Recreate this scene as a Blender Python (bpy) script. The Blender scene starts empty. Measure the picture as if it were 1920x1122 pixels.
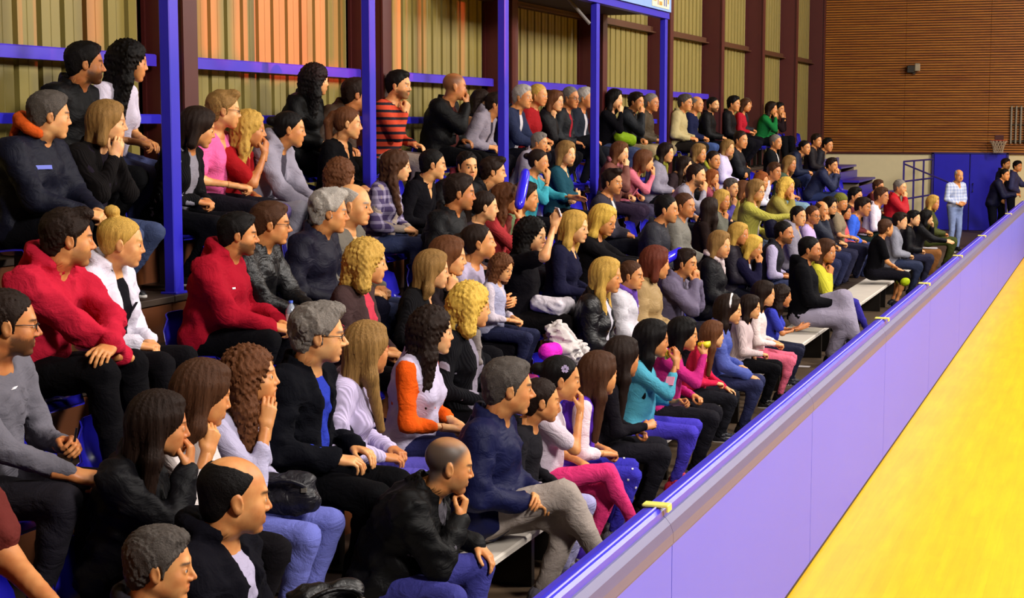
import bpy, math, random
import numpy as np
from mathutils import Vector, Matrix
SC = bpy.context.scene
COL = SC.collection
R = math.radians
F32 = np.float32

# ---------------------------------------------------------------- camera, world, lights, exposure
CZ = 2.6
FPX = 3050.0
PITCH = R(6.16)
YAW = math.atan(1135 * math.cos(PITCH) / FPX)
cam = bpy.data.cameras.new('camera')
cam.sensor_width = 36.0
cam.lens = FPX / 1920 * 36.0
cam.clip_start = 0.1
cam.clip_end = 200
camo = bpy.data.objects.new('camera', cam)
COL.objects.link(camo)
camo.location = (0, 0, CZ)
camo.rotation_euler = (R(90) - PITCH, 0, YAW)
SC.camera = camo
cam.dof.use_dof = False
SC.view_settings.view_transform = 'Standard'
SC.view_settings.look = 'None'
SC.view_settings.exposure = 0.40
SC.view_settings.gamma = 1.0
SC.view_settings.use_curve_mapping = False
SC.cycles.max_bounces = 5
SC.cycles.diffuse_bounces = 2
SC.cycles.glossy_bounces = 2
SC.cycles.transparent_max_bounces = 6
SC.cycles.use_denoising = True
SC.cycles.caustics_reflective = False
SC.cycles.caustics_refractive = False
w = bpy.data.worlds.new('hall_air')
SC.world = w
w.use_nodes = True
w.node_tree.nodes['Background'].inputs[0].default_value = (0.75, 0.75, 1.0, 1)
w.node_tree.nodes['Background'].inputs[1].default_value = 0.02

def area(name, loc, target, sx, sy, watts, col):
    l = bpy.data.lights.new(name, 'AREA')
    l.shape = 'RECTANGLE'; l.size = sx; l.size_y = sy
    l.energy = watts; l.color = col
    o = bpy.data.objects.new(name, l)
    COL.objects.link(o)
    o.location = loc
    o.rotation_euler = (Vector(target) - Vector(loc)).to_track_quat('-Z', 'Y').to_euler()
    return o
def spot(name, loc, target, deg, watts, col, blend=0.1, rad=0.05):
    l = bpy.data.lights.new(name, 'SPOT')
    l.spot_size = R(deg); l.spot_blend = blend; l.energy = watts; l.color = col
    l.shadow_soft_size = rad
    o = bpy.data.objects.new(name, l)
    COL.objects.link(o)
    o.location = loc
    o.rotation_euler = (Vector(target) - Vector(loc)).to_track_quat('-Z', 'Y').to_euler()
    return o
# rows of hall floodlights hung over the court
for i, y in enumerate((3, 12, 21, 30)):
    area('court_floodlight', (5.0, y, 7.6), (-3.2, y + 1.5, 0.6), 1.2, 2.6, 900, (1.0, 0.93, 0.86))
for i, y in enumerate((7, 18, 29)):
    area('ceiling_floodlight', (-1.0, y, 9.0), (-2.4, y, 0.0), 1.0, 3.0, 110, (1.0, 0.93, 0.86))
# low evening sunlight that enters through slots added in the unseen court-side wall and lands on the side wall
_s = bpy.data.lights.new('evening_sun', 'SUN'); _s.energy = 8.0; _s.color = (1.0, 0.10, 0.09); _s.angle = R(.6)
_so = bpy.data.objects.new('evening_sun', _s); COL.objects.link(_so); _so.location = (30, 13, 8)
SUN_E = R(3.0); _so.rotation_euler = Vector((-math.cos(SUN_E), .0, -math.sin(SUN_E))).to_track_quat('-Z', 'Y').to_euler()

# ---------------------------------------------------------------- pixels <-> space (frame 1920 x 1122)
_Rc = Matrix.Rotation(YAW, 3, 'Z') @ Matrix.Rotation(R(90) - PITCH, 3, 'X')
def ray(px, py):
    return _Rc @ Vector(((px - 960) / FPX, -(py - 561) / FPX, -1.0))
def at_lat(px, py, lat):            # point on the pixel's ray at lateral distance lat (x = -lat)
    d = ray(px, py); t = -lat / d.x
    return Vector((d.x * t, d.y * t, CZ + d.z * t))
def at_y(px, py, y):
    d = ray(px, py); t = y / d.y
    return Vector((d.x * t, y, CZ + d.z * t))
def project(p):
    q = _Rc.transposed() @ (Vector(p) - Vector((0, 0, CZ)))
    return 960 + FPX * q.x / -q.z, 561 - FPX * q.y / -q.z

# ---------------------------------------------------------------- materials
def lin(c):
    if isinstance(c, str):
        c = [int(c[i:i + 2], 16) / 255 for i in (0, 2, 4)]
    return tuple(x / 12.92 if x <= 0.04045 else ((x + 0.055) / 1.055) ** 2.4 for x in c)
_M = {}
class NT:
    def __init__(s, name):
        s.m = bpy.data.materials.new(name); s.m.use_nodes = True
        s.t = s.m.node_tree; s.b = s.t.nodes['Principled BSDF']
    def n(s, typ, **kw):
        nd = s.t.nodes.new(typ)
        for k, v in kw.items():
            if k.startswith('_'): setattr(nd, k[1:], v)
            else:
                key = k if k in nd.inputs else k.replace('_', ' ')
                nd.inputs[int(k[1:]) if k[0] == 'i' and k[1:].isdigit() else key].default_value = v
        return nd
    def l(s, a, b, ao=0):
        s.t.links.new(a.outputs[ao] if not hasattr(a, 'is_linked') else a, b)
    def mix(s, fac, a, b, mode='MIX'):
        nd = s.t.nodes.new('ShaderNodeMix'); nd.data_type = 'RGBA'; nd.blend_type = mode
        for sock, v in ((nd.inputs[0], fac), (nd.inputs[6], a), (nd.inputs[7], b)):
            if hasattr(v, 'is_linked'): s.t.links.new(v, sock)
            elif isinstance(v, (int, float)): sock.default_value = v
            else: sock.default_value = (*v[:3], 1)
        return nd.outputs[2]
    def noise(s, scale, detail=3, vec=None, rough=0.5):
        nd = s.n('ShaderNodeTexNoise', Scale=scale, Detail=detail, Roughness=rough)
        if vec: s.t.links.new(vec, nd.inputs['Vector'])
        return nd
    def coord(s, which='Object', scale=None):
        c = s.n('ShaderNodeTexCoord').outputs[which]
        if scale:
            m = s.n('ShaderNodeMapping', Scale=scale); s.t.links.new(c, m.inputs[0]); c = m.outputs[0]
        return c
    def ramp(s, fac, stops):
        nd = s.n('ShaderNodeValToRGB'); e = nd.color_ramp.elements
        while len(e) < len(stops): e.new(0.5)
        for i, (p, c) in enumerate(stops):
            e[i].position = p; e[i].color = (*c[:3], 1)
        s.t.links.new(fac, nd.inputs[0]); return nd.outputs[0]
    def bump(s, h, strength=0.3, dist=0.01):
        nd = s.n('ShaderNodeBump', Strength=strength, Distance=dist)
        s.t.links.new(h, nd.inputs['Height']); s.t.links.new(nd.outputs[0], s.b.inputs['Normal'])
    def set(s, col=None, rough=0.6, metal=0.0, spec=0.5, **kw):
        if col is not None:
            if hasattr(col, 'is_linked'): s.t.links.new(col, s.b.inputs['Base Color'])
            else: s.b.inputs['Base Color'].default_value = (*col[:3], 1)
        s.b.inputs['Roughness'].default_value = rough
        s.b.inputs['Metallic'].default_value = metal
        s.b.inputs['Specular IOR Level'].default_value = spec
        for k, v in kw.items(): s.b.inputs[k.replace('_', ' ')].default_value = v
        return s.m
def plain(name, hexc, rough=0.6, metal=0.0, spec=0.5, vary=0.12, scale=6.0):
    key = ('p', name)
    if key in _M: return _M[key]
    t = NT(name); c = lin(hexc)
    nz = t.noise(scale, 4, t.coord())
    t.bump(nz.outputs[0], 0.08, 0.004)
    m = t.set(t.mix(nz.outputs[0], [x * (1 - vary) for x in c], [min(1, x * (1 + vary)) for x in c]), rough, metal, spec)
    _M[key] = m
    return m
def cloth(kind, hexc, hex2=None):
    key = ('c', kind, hexc, hex2)
    if key in _M: return _M[key]
    t = NT('%s_fabric' % kind); deep = lambda q: [x * ((sum(q) / 3) / (sum(q) / 3 + .028)) ** .6 for x in q]      # dyed cloth: dark dyes swallow light
    c = deep(lin(hexc)); c2 = deep(lin(hex2)) if hex2 else c
    oc = t.coord()
    cr = t.noise(6.0, 3, t.coord('Object', (1.5, 1.0, 1.9)), .55); cr.inputs['Distortion'].default_value = 1.6
    big = t.noise(9, 3, oc)
    if kind == 'denim':
        f = t.noise(160, 2, oc); g = t.noise(5, 2, oc)
        col = t.mix(g.outputs[0], [x * 0.6 for x in c], [min(1, x * 1.35) for x in c])
        t.bump(t.mix(.1, cr.outputs[0], f.outputs[0]), 0.5, 0.03); m = t.set(col, 0.85, spec=0.2)
    elif kind == 'leather':
        f = t.noise(38, 5, oc)
        t.bump(t.mix(.2, cr.outputs[0], f.outputs[0]), 0.6, 0.03); m = t.set(c, 0.42, spec=0.3)
    elif kind == 'nylon':
        f = t.noise(14, 3, oc)
        t.bump(t.mix(.12, cr.outputs[0], f.outputs[0]), 0.36, 0.035); m = t.set(t.mix(big.outputs[0], [x * .85 for x in c], [min(1, x * 1.15) for x in c]), 0.6, spec=0.14)
    elif kind == 'knit':
        wv = t.n('ShaderNodeTexWave', Scale=26.0, Distortion=0.3, _wave_type='BANDS', _bands_direction='Y'); t.t.links.new(oc, wv.inputs[0])
        t.bump(wv.outputs[1], 0.6, 0.004); m = t.set(t.mix(wv.outputs[1], [x * .8 for x in c], c), 0.9, spec=0.15)
    elif kind == 'striped':
        wv = t.n('ShaderNodeTexWave', Scale=5.0, Distortion=0.6, _wave_type='BANDS', _bands_direction='Z'); t.t.links.new(oc, wv.inputs[0])
        m = t.set(t.ramp(wv.outputs[1], [(0.0, c2), (0.28, c2), (0.34, c), (1.0, c)]), 0.85, spec=0.2)
    elif kind == 'plaid':
        sx = t.n('ShaderNodeSeparateXYZ'); t.t.links.new(oc, sx.inputs[0])
        outs = []
        for ax, fr in ((1, 95.0), (2, 95.0)):
            mu = t.n('ShaderNodeMath', _operation='MULTIPLY', i1=fr); t.t.links.new(sx.outputs[ax], mu.inputs[0])
            sn = t.n('ShaderNodeMath', _operation='SINE'); t.t.links.new(mu.outputs[0], sn.inputs[0])
            outs.append(t.ramp(sn.outputs[0], [(0.0, (0, 0, 0)), (0.35, (0, 0, 0)), (0.45, (1, 1, 1)), (1, (1, 1, 1))]))
        k = t.mix(0.5, outs[0], outs[1])
        m = t.set(t.mix(k, c, c2), 0.85, spec=0.2)
    else:
        f = t.noise(120, 2, oc); 
        t.bump(t.mix(.10, cr.outputs[0], f.outputs[0]), 0.5, 0.03)
        m = t.set(t.mix(big.outputs[0], [x * .88 for x in c], [min(1, x * 1.1) for x in c]), 0.88, spec=0.08)
        m.node_tree.nodes['Principled BSDF'].inputs['Sheen Weight'].default_value = 0.0
    m.name = '%s_fabric' % kind
    _M[key] = m
    return m
HAIRC = dict(black='0d0909', dark='21140e', brown='452a1a', chest='5e3820', auburn='5e2a1c', fair='8a683a', blond='c09848', bright='d8ae4c',
             grey='77706a', silver='a8a19a', salt='4d4641', ginger='8a4a22')
SKINC = dict(a='d4935a', b='c68450', c='dfa46c', d='b27244', e='e6b07c')
def hair_mat(c, cropped=False):
    key = ('h', c, cropped)
    if key in _M: return _M[key]
    t = NT('hair_strands'); k = lin(HAIRC[c])
    nz = t.noise(1.0, 4, t.coord('Object', (150, 420, 150) if cropped else (300, 300, 12)), 0.65)
    n2 = t.noise(22.0 if cropped else 7.0, 3, t.coord())
    col = t.ramp(nz.outputs[0], [(.32, [x * .3 for x in k]), (.5, [x * .8 for x in k]), (.68, [min(1, x * 1.7) for x in k])])
    col = t.mix(n2.outputs[0], col, [min(1, x * 1.15) for x in k])
    t.bump(nz.outputs[0], 0.9, 0.004)
    _M[key] = t.set(col, 0.55, spec=0.14)
    return _M[key]
def skin_mat(tone, hc):
    key = ('s', tone, hc)
    if key in _M: return _M[key]
    t = NT('skin'); k = lin(SKINC[tone]); h = lin(HAIRC[hc])
    at = t.n('ShaderNodeVertexColor', _layer_name='facemask')
    sp = t.n('ShaderNodeSeparateColor'); t.l(at, sp.inputs[0])
    nz = t.noise(14, 4, t.coord())
    col = t.mix(t.ramp(nz.outputs[0], [(.35, (0, 0, 0)), (.65, (1, 1, 1))]), [k[0] * .88, k[1] * .70, k[2] * .62], [min(1, k[0] * 1.1), k[1] * 1.12, k[2] * 1.1])
    col = t.mix(sp.outputs[0], col, (k[0] * .78, k[1] * .45, k[2] * .45))
    col = t.mix(sp.outputs[1], col, [x * .7 for x in h])
    eye = t.ramp(sp.outputs[2], [(0.0, (.62, .56, .5)), (0.7, (.62, .56, .5)), (0.8, (.03, .018, .012)), (1, (.02, .012, .01))])
    m1 = t.n('ShaderNodeMath', _operation='GREATER_THAN', i1=0.25); t.t.links.new(sp.outputs[2], m1.inputs[0])
    col = t.mix(m1.outputs[0], col, eye)
    m = t.set(col, 0.48, spec=0.4, Subsurface_Weight=0.06, Subsurface_Scale=0.02)
    _M[key] = m
    return m

# ---------------------------------------------------------------- objects
def mesh(name, V, Q, mats, T=None, midx=None):
    me = bpy.data.meshes.new(name)
    V = np.asarray(V, F32); Q = np.asarray(Q, np.int32).reshape(-1, 4) if len(Q) else np.zeros((0, 4), np.int32)
    T = np.asarray(T, np.int32).reshape(-1, 3) if T is not None and len(T) else np.zeros((0, 3), np.int32)
    me.vertices.add(len(V)); me.vertices.foreach_set('co', V.ravel())
    nl = Q.size + T.size; me.loops.add(nl)
    me.loops.foreach_set('vertex_index', np.concatenate([Q.ravel(), T.ravel()]))
    npoly = len(Q) + len(T); me.polygons.add(npoly)
    st = np.concatenate([np.arange(len(Q)) * 4, Q.size + np.arange(len(T)) * 3]).astype(np.int32)
    me.polygons.foreach_set('loop_start', st)
    me.polygons.foreach_set('use_smooth', np.ones(npoly, bool))
    for m in (mats if isinstance(mats, (list, tuple)) else [mats]): me.materials.append(m)
    if midx is not None: me.polygons.foreach_set('material_index', np.asarray(midx, np.int32))
    me.update(calc_edges=True)
    return me
def link(name, me, parent=None, loc=None, mat=None):
    o = bpy.data.objects.new(name, me); COL.objects.link(o)
    if parent is not None: o.parent = parent
    if loc is not None: o.location = loc
    if mat is not None:
        o.material_slots[0].link = 'OBJECT'; o.material_slots[0].material = mat
    return o
def empty(name, loc=(0, 0, 0), rz=0.0):
    o = bpy.data.objects.new(name, None); COL.objects.link(o)
    o.empty_display_size = 0.1
    o.location = loc; o.rotation_euler = (0, 0, rz)
    return o
def tag(o, label=None, cat=None, group=None, kind=None):
    if label: o['label'] = label
    if cat: o['category'] = cat
    if group: o['group'] = group
    if kind: o['kind'] = kind
    return o
class MB:                           # plain polygon builder
    def __init__(s): s.v = []; s.f = []; s.mi = []; s.cur = 0
    def add(s, vs, fs):
        b = len(s.v); s.v += [tuple(p) for p in vs]
        for f in fs: s.f.append(tuple(b + i for i in f)); s.mi.append(s.cur)
    def box(s, x0, x1, y0, y1, z0, z1, M=None):
        vs = [(x, y, z) for x in (x0, x1) for y in (y0, y1) for z in (z0, z1)]
        if M is not None: vs = [M @ Vector(p) for p in vs]
        s.add(vs, [(0, 1, 3, 2), (4, 6, 7, 5), (0, 4, 5, 1), (2, 3, 7, 6), (0, 2, 6, 4), (1, 5, 7, 3)])
    def rbox(s, x0, x1, y0, y1, z0, z1, r=0.01, M=None):      # box with chamfered upright edges and top
        vs = []; 
        for z, k in ((z0, 0), (z1 - r, 0), (z1, r)):
            q = [(x0 + r, y0 + k), (x1 - r, y0 + k), (x1 - k, y0 + r), (x1 - k, y1 - r), (x1 - r, y1 - k), (x0 + r, y1 - k), (x0 + k, y1 - r), (x0 + k, y0 + r)]
            vs += [(a, b, z) for a, b in q]
        if M is not None: vs = [M @ Vector(p) for p in vs]
        fs = [tuple(range(7, -1, -1)), tuple(range(16, 24))]
        for k in (0, 8):
            for i in range(8):
                j = (i + 1) % 8; fs.append((k + i, k + j, k + 8 + j, k + 8 + i))
        s.add(vs, fs)
    def tube(s, pts, r, n=8, caps=True, flat=1.0):
        pts = [Vector(p) for p in pts]; rs = r if isinstance(r, (list, tuple)) else [r] * len(pts)
        b = len(s.v); up = Vector((0, 0, 1))
        for i, p in enumerate(pts):
            d = (pts[min(i + 1, len(pts) - 1)] - pts[max(i - 1, 0)]).normalized()
            a = d.cross(up) if abs(d.dot(up)) < 0.98 else d.cross(Vector((1, 0, 0)))
            a.normalize(); c = a.cross(d)
            for k in range(n):
                t = 2 * math.pi * k / n
                s.v.append(tuple(p + (a * math.cos(t) + c * math.sin(t) * flat) * rs[i]))
        for i in range(len(pts) - 1):
            for k in range(n):
                j = (k + 1) % n
                s.f.append((b + i * n + k, b + i * n + j, b + (i + 1) * n + j, b + (i + 1) * n + k)); s.mi.append(s.cur)
        if caps:
            s.f.append(tuple(b + k for k in range(n - 1, -1, -1))); s.mi.append(s.cur)
            e = b + (len(pts) - 1) * n
            s.f.append(tuple(e + k for k in range(n))); s.mi.append(s.cur)
    def lathe(s, prof, n=16, M=None):
        b = len(s.v)
        for r, z in prof:
            for k in range(n):
                t = 2 * math.pi * k / n; p = Vector((r * math.cos(t), r * math.sin(t), z))
                s.v.append(tuple(M @ p if M is not None else p))
        for i in range(len(prof) - 1):
            for k in range(n):
                j = (k + 1) % n
                s.f.append((b + i * n + k, b + i * n + j, b + (i + 1) * n + j, b + (i + 1) * n + k)); s.mi.append(s.cur)
    def extrude(s, prof, y0, y1, closed=True):   # prof: list of (x, z), swept along y
        n = len(prof); b = len(s.v)
        s.v += [(x, y0, z) for x, z in prof] + [(x, y1, z) for x, z in prof]
        for i in range(n if closed else n - 1):
            j = (i + 1) % n
            s.f.append((b + i, b + j, b + n + j, b + n + i)); s.mi.append(s.cur)
        if closed:
            s.f.append(tuple(b + i for i in range(n - 1, -1, -1))); s.mi.append(s.cur)
            s.f.append(tuple(b + n + i for i in range(n))); s.mi.append(s.cur)
    def mesh(s, name, mats, smooth=False):
        me = bpy.data.meshes.new(name); me.from_pydata(s.v, [], s.f)
        for m in (mats if isinstance(mats, (list, tuple)) else [mats]): me.materials.append(m)
        me.polygons.foreach_set('material_index', s.mi)
        me.polygons.foreach_set('use_smooth', [smooth] * len(s.f))
        me.update(); return me
    def build(s, name, mats, parent=None, loc=None, smooth=False):
        return link(name, s.mesh(name, mats, smooth), parent, loc)

# ---------------------------------------------------------------- smooth solids (signed distance grids -> quads)
class Vol:
    def __init__(s, lo, hi, v):
        s.lo = np.array(lo, F32); s.v = v
        s.n = np.ceil((np.array(hi, F32) - s.lo) / v).astype(int) + 1
        s.D = np.full(s.n, 0.4, F32)
        s.ax = [s.lo[i] + v * np.arange(s.n[i], dtype=F32) for i in range(3)]
    def blk(s, lo, hi):
        a = np.clip(np.floor((np.array(lo) - s.lo) / s.v).astype(int), 0, s.n)
        b = np.clip(np.ceil((np.array(hi) - s.lo) / s.v).astype(int) + 1, 0, s.n)
        sl = tuple(slice(a[i], b[i]) for i in range(3))
        return sl, s.ax[0][sl[0]][:, None, None], s.ax[1][sl[1]][None, :, None], s.ax[2][sl[2]][None, None, :]
    def put(s, sl, d, k, sub):
        o = s.D[sl]
        if o.size == 0: return
        if sub:
            d = -d
            if k > 0:
                h = np.clip(0.5 - 0.5 * (o - d) / k, 0, 1)
                s.D[sl] = o * (1 - h) + d * h + k * h * (1 - h)
            else: s.D[sl] = np.maximum(o, d)
        else:
            if k > 0:
                h = np.clip(0.5 + 0.5 * (o - d) / k, 0, 1)
                s.D[sl] = o * (1 - h) + d * h - k * h * (1 - h)
            else: s.D[sl] = np.minimum(o, d)
    def cap(s, a, b, ra, rb=None, k=0.02, sub=False):
        a = np.array(a, F32); b = np.array(b, F32); rb = ra if rb is None else rb
        m = max(ra, rb) + k + 3 * s.v
        sl, X, Y, Z = s.blk(np.minimum(a, b) - m, np.maximum(a, b) + m)
        d = b - a; L = float(d @ d) + 1e-9
        h = np.clip(((X - a[0]) * d[0] + (Y - a[1]) * d[1] + (Z - a[2]) * d[2]) / L, 0, 1)
        q = np.sqrt((X - a[0] - h * d[0]) ** 2 + (Y - a[1] - h * d[1]) ** 2 + (Z - a[2] - h * d[2]) ** 2)
        s.put(sl, q - (ra + (rb - ra) * h), k, sub)
    def ell(s, c, r, M=None, k=0.02, sub=False):
        c = np.array(c, F32); r = np.array(r, F32)
        m = (float(r.max()) if M is not None else r) + k + 3 * s.v
        sl, X, Y, Z = s.blk(c - m, c + m)
        x, y, z = X - c[0], Y - c[1], Z - c[2]
        if M is not None:           # M columns = local axes
            x, y, z = (M[0][0] * x + M[1][0] * y + M[2][0] * z, M[0][1] * x + M[1][1] * y + M[2][1] * z, M[0][2] * x + M[1][2] * y + M[2][2] * z)
        k0 = np.sqrt((x / r[0]) ** 2 + (y / r[1]) ** 2 + (z / r[2]) ** 2)
        k1 = np.sqrt((x / r[0] ** 2) ** 2 + (y / r[1] ** 2) ** 2 + (z / r[2] ** 2) ** 2) + 1e-6
        s.put(sl, np.maximum(k0 * (k0 - 1) / k1, -float(r.min())), k, sub)
    def clip(s, n, d, k=0.0):       # keep where n.p < d
        s.put((slice(None),) * 3, -(n[0] * s.ax[0][:, None, None] + n[1] * s.ax[1][None, :, None] + n[2] * s.ax[2][None, None, :] - d), k, True)
    def net(s):
        D = s.D; D[0] = D[-1] = 0.4; D[:, 0] = D[:, -1] = 0.4; D[:, :, 0] = D[:, :, -1] = 0.4
        I = D < 0
        nx, ny, nz = D.shape
        c = np.zeros((nx - 1, ny - 1, nz - 1), np.int8)
        for dx in (0, 1):
            for dy in (0, 1):
                for dz in (0, 1): c += I[dx:nx - 1 + dx, dy:ny - 1 + dy, dz:nz - 1 + dz]
        A = (c > 0) & (c < 8)
        ci = np.argwhere(A)
        if len(ci) == 0: return np.zeros((0, 3), F32), np.zeros((0, 4), np.int32)
        idx = np.full(A.shape, -1, np.int32); idx[A] = np.arange(len(ci))
        P = np.zeros((len(ci), 3), F32); W = np.zeros(len(ci), F32)
        x, y, z = ci.T
        for a in range(3):
            u, w_ = [q for q in range(3) if q != a]
            for du in (0, 1):
                for dw in (0, 1):
                    o0 = [0, 0, 0]; o0[u] = du; o0[w_] = dw; o1 = list(o0); o1[a] = 1
                    d0 = D[x + o0[0], y + o0[1], z + o0[2]]; d1 = D[x + o1[0], y + o1[1], z + o1[2]]
                    cr = (d0 < 0) != (d1 < 0)
                    t = np.where(cr, d0 / np.where(d0 == d1, 1, d0 - d1), 0)
                    q = np.zeros((len(ci), 3), F32) + np.array(o0, F32); q[:, a] += t
                    P += q * cr[:, None]; W += cr
        V = s.lo + s.v * (ci + P / W[:, None])
        Q = []
        for a in range(3):
            u, w_ = (a + 1) % 3, (a + 2) % 3
            sl0 = [slice(1, -1)] * 3; sl0[a] = slice(0, -1); sl1 = list(sl0); sl1[a] = slice(1, None)
            I0, I1 = I[tuple(sl0)], I[tuple(sl1)]
            for f, flip in ((I0 & ~I1, False), (~I0 & I1, True)):
                e = np.argwhere(f)
                off = np.array([1, 1, 1]); off[a] = 0; e = e + off
                def cell(du, dw):
                    q = e.copy(); q[:, u] -= du; q[:, w_] -= dw
                    return idx[q[:, 0], q[:, 1], q[:, 2]]
                qd = np.stack([cell(1, 1), cell(0, 1), cell(0, 0), cell(1, 0)], 1)
                Q.append(qd[:, ::-1] if flip else qd)
        return V.astype(F32), np.concatenate(Q).astype(np.int32)
def decimate(P, Q, ratio):
    me = mesh('tmp', P, Q, [])
    o = bpy.data.objects.new('tmp', me); COL.objects.link(o)
    m = o.modifiers.new('d', 'DECIMATE'); m.ratio = ratio; m.use_collapse_triangulate = True
    ev = o.evaluated_get(bpy.context.evaluated_depsgraph_get()); e = ev.to_mesh()
    V = np.empty(len(e.vertices) * 3, F32); e.vertices.foreach_get('co', V)
    ls = np.empty(len(e.polygons) * 3, np.int32); e.loops.foreach_get('vertex_index', ls)
    ev.to_mesh_clear(); bpy.data.objects.remove(o); bpy.data.meshes.remove(me)
    return V.reshape(-1, 3), ls.reshape(-1, 3)
def rotm(ax, deg):
    return np.array(Matrix.Rotation(R(deg), 3, ax), F32)
def sst(x, a, b):
    t = np.clip((x - a) / (b - a), 0, 1); return t * t * (3 - 2 * t)
def uvs(c, r, n=10, m=8):
    V = []; Q = []
    for i in range(m + 1):
        th = math.pi * i / m
        for j in range(n):
            ph = 2 * math.pi * j / n
            V.append((c[0] + r * math.cos(th), c[1] + r * math.sin(th) * math.cos(ph), c[2] + r * math.sin(th) * math.sin(ph)))
    for i in range(m):
        for j in range(n): Q.append((i * n + j, (i + 1) * n + j, (i + 1) * n + (j + 1) % n, i * n + (j + 1) % n))
    return np.array(V, F32), np.array(Q, np.int32)

# ---------------------------------------------------------------- heads (origin between the ears, +X is the face, +Z up)
PNECK = np.array([-0.036, 0, -0.175], F32)
_HEADS = {}
def head(sex, lod, mouth=0):
    key = (sex, lod, mouth)
    if key in _HEADS: return _HEADS[key]
    v = (0.0034, 0.0052, 0.0085)[lod]
    V = Vol((-.135, -.12, -.25), (.14, .12, .14), v)
    m = sex == 'm'; kd = sex == 'k'
    V.ell((-.014, 0, .036), (.096, .0745, .084), k=0)
    V.ell((.012, 0, .012), (.077, .066, .085), k=.02)
    V.ell((.026, 0, -.038), (.058, .057 if m else .053, .068), k=.03)
    V.cap((-.004, -.048, -.05), (.058, -.018, -.098), .019, .016, k=.025)
    V.cap((-.004, .048, -.05), (.058, .018, -.098), .019, .016, k=.025)
    V.ell((.070 if m else .066, 0, -.1), (.019, .022 if m else .017, .017), k=.02)
    nr = .057 if m else (.04 if kd else .046)
    V.cap((-.024, 0, -.065), (-.036, 0, -.18), nr, nr + .008, k=.025)
    V.ell((-.038, 0, -.215), (.07, .10, .045), k=.035)
    V.cap((.081, -.028, .02), (.081, .028, .02), .0105 if m else .007, k=.018)
    for s in (-1, 1):
        V.ell((.058, s * .039, -.028), (.020, .019, .018), k=.025)
        V.ell((.042, s * .031, -.058), (.033, .028, .030), k=.025)
        V.ell((.098, s * .031, -.002), (.018, .017, .0125), k=.012, sub=True)
    nl = 0.107 if m else (.097 if kd else .102)
    V.cap((.086, 0, .008), (nl, 0, -.030), .0065, .0095 if not kd else .008, k=.013)
    for s in (-1, 1): V.ell((nl - .012, s * .0115, -.0355), (.010, .0075, .0075), k=.007)
    V.ell((.076, 0, -.062), (.017, .027, .017), k=.016)
    V.cap((.0885, -.014, -.0592), (.0885, .014, -.0592), .0048, k=.006)
    V.cap((.0870, -.012, -.0720), (.0870, .012, -.0720), .0058, k=.006)
    if mouth: V.ell((.092, 0, -.069), (.026, .021, .0125), k=.003, sub=True)
    else: V.cap((.0960, -.015, -.0655), (.0960, .015, -.0655), .0030, k=.003, sub=True)
    for s in (-1, 1):
        V.ell((-.006, s * .0765, -.008), (.019, .0085, .0325), np.array(rotm('Z', s * 18)) @ rotm('Y', -10), k=.008)
        V.ell((-.003, s * .0865, -.006), (.0095, .006, .019), rotm('Y', -10), k=.004, sub=True)
        V.ell((.0745, s * .031, -.003), (.0155, .0165, .0155), k=.004)
        V.ell((.094, s * .032, -.003), (.0135, .0132, .0053), k=.002, sub=True)
    P, Q = V.net()
    P, Q = decimate(P, Q, (.26, .24, .38)[lod])
    n0 = len(P)
    mask = np.zeros((n0, 4), F32); mask[:, 3] = 1
    x, y, z = P.T; ay = np.abs(y)
    lip = np.minimum(np.hypot((z + .0592) / .0068, y / .022), np.hypot((z + .0725) / .0075, y / .019))
    mask[:, 0] = (1 - sst(lip, .75, 1.05)) * (x > .078)
    br = .0215 - 6.0 * (ay - .030) ** 2
    mask[:, 1] = (1 - sst(np.abs(z - br), .0022, .0055 if m else .0042)) * sst(ay, .010, .014) * (1 - sst(ay, .046, .052)) * (x > .05) * (.9 if m else .7)
    beard = sst(x, -.002, .012) * (1 - sst(z, -.05 + .25 * (.06 - x).clip(0, 1) - .0, -.038 + .25 * (.06 - x).clip(0, 1))) * sst(z, -.128, -.11)
    must = (np.abs(z + .0475) < .0085) * (x > .07) * (ay < .03)
    beard = np.maximum(beard, must) * (1 - mask[:, 0])
    if lod < 2 or True:
        for s in (-1, 1):
            ev, eq = uvs((.0745, s * .031, -.003), .0148, *((10, 8), (8, 6), (6, 4))[lod]); eq = np.concatenate([eq[:, [0, 1, 2]], eq[:, [0, 2, 3]]])
            em = np.zeros((len(ev), 4), F32); em[:, 3] = 1
            g = (ev[:, 0] - .0745) / .0148
            em[:, 2] = np.where((g > .82) & (np.abs(ev[:, 1] - s * .031) < .010), 1.0, 0.5)
            P = np.concatenate([P, ev]); Q = np.concatenate([Q, eq + len(P) - len(ev)])
            mask = np.concatenate([mask, em]); beard = np.concatenate([beard, np.zeros(len(ev), F32)])
    _HEADS[key] = (P, Q, mask, beard)
    return _HEADS[key]

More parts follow.
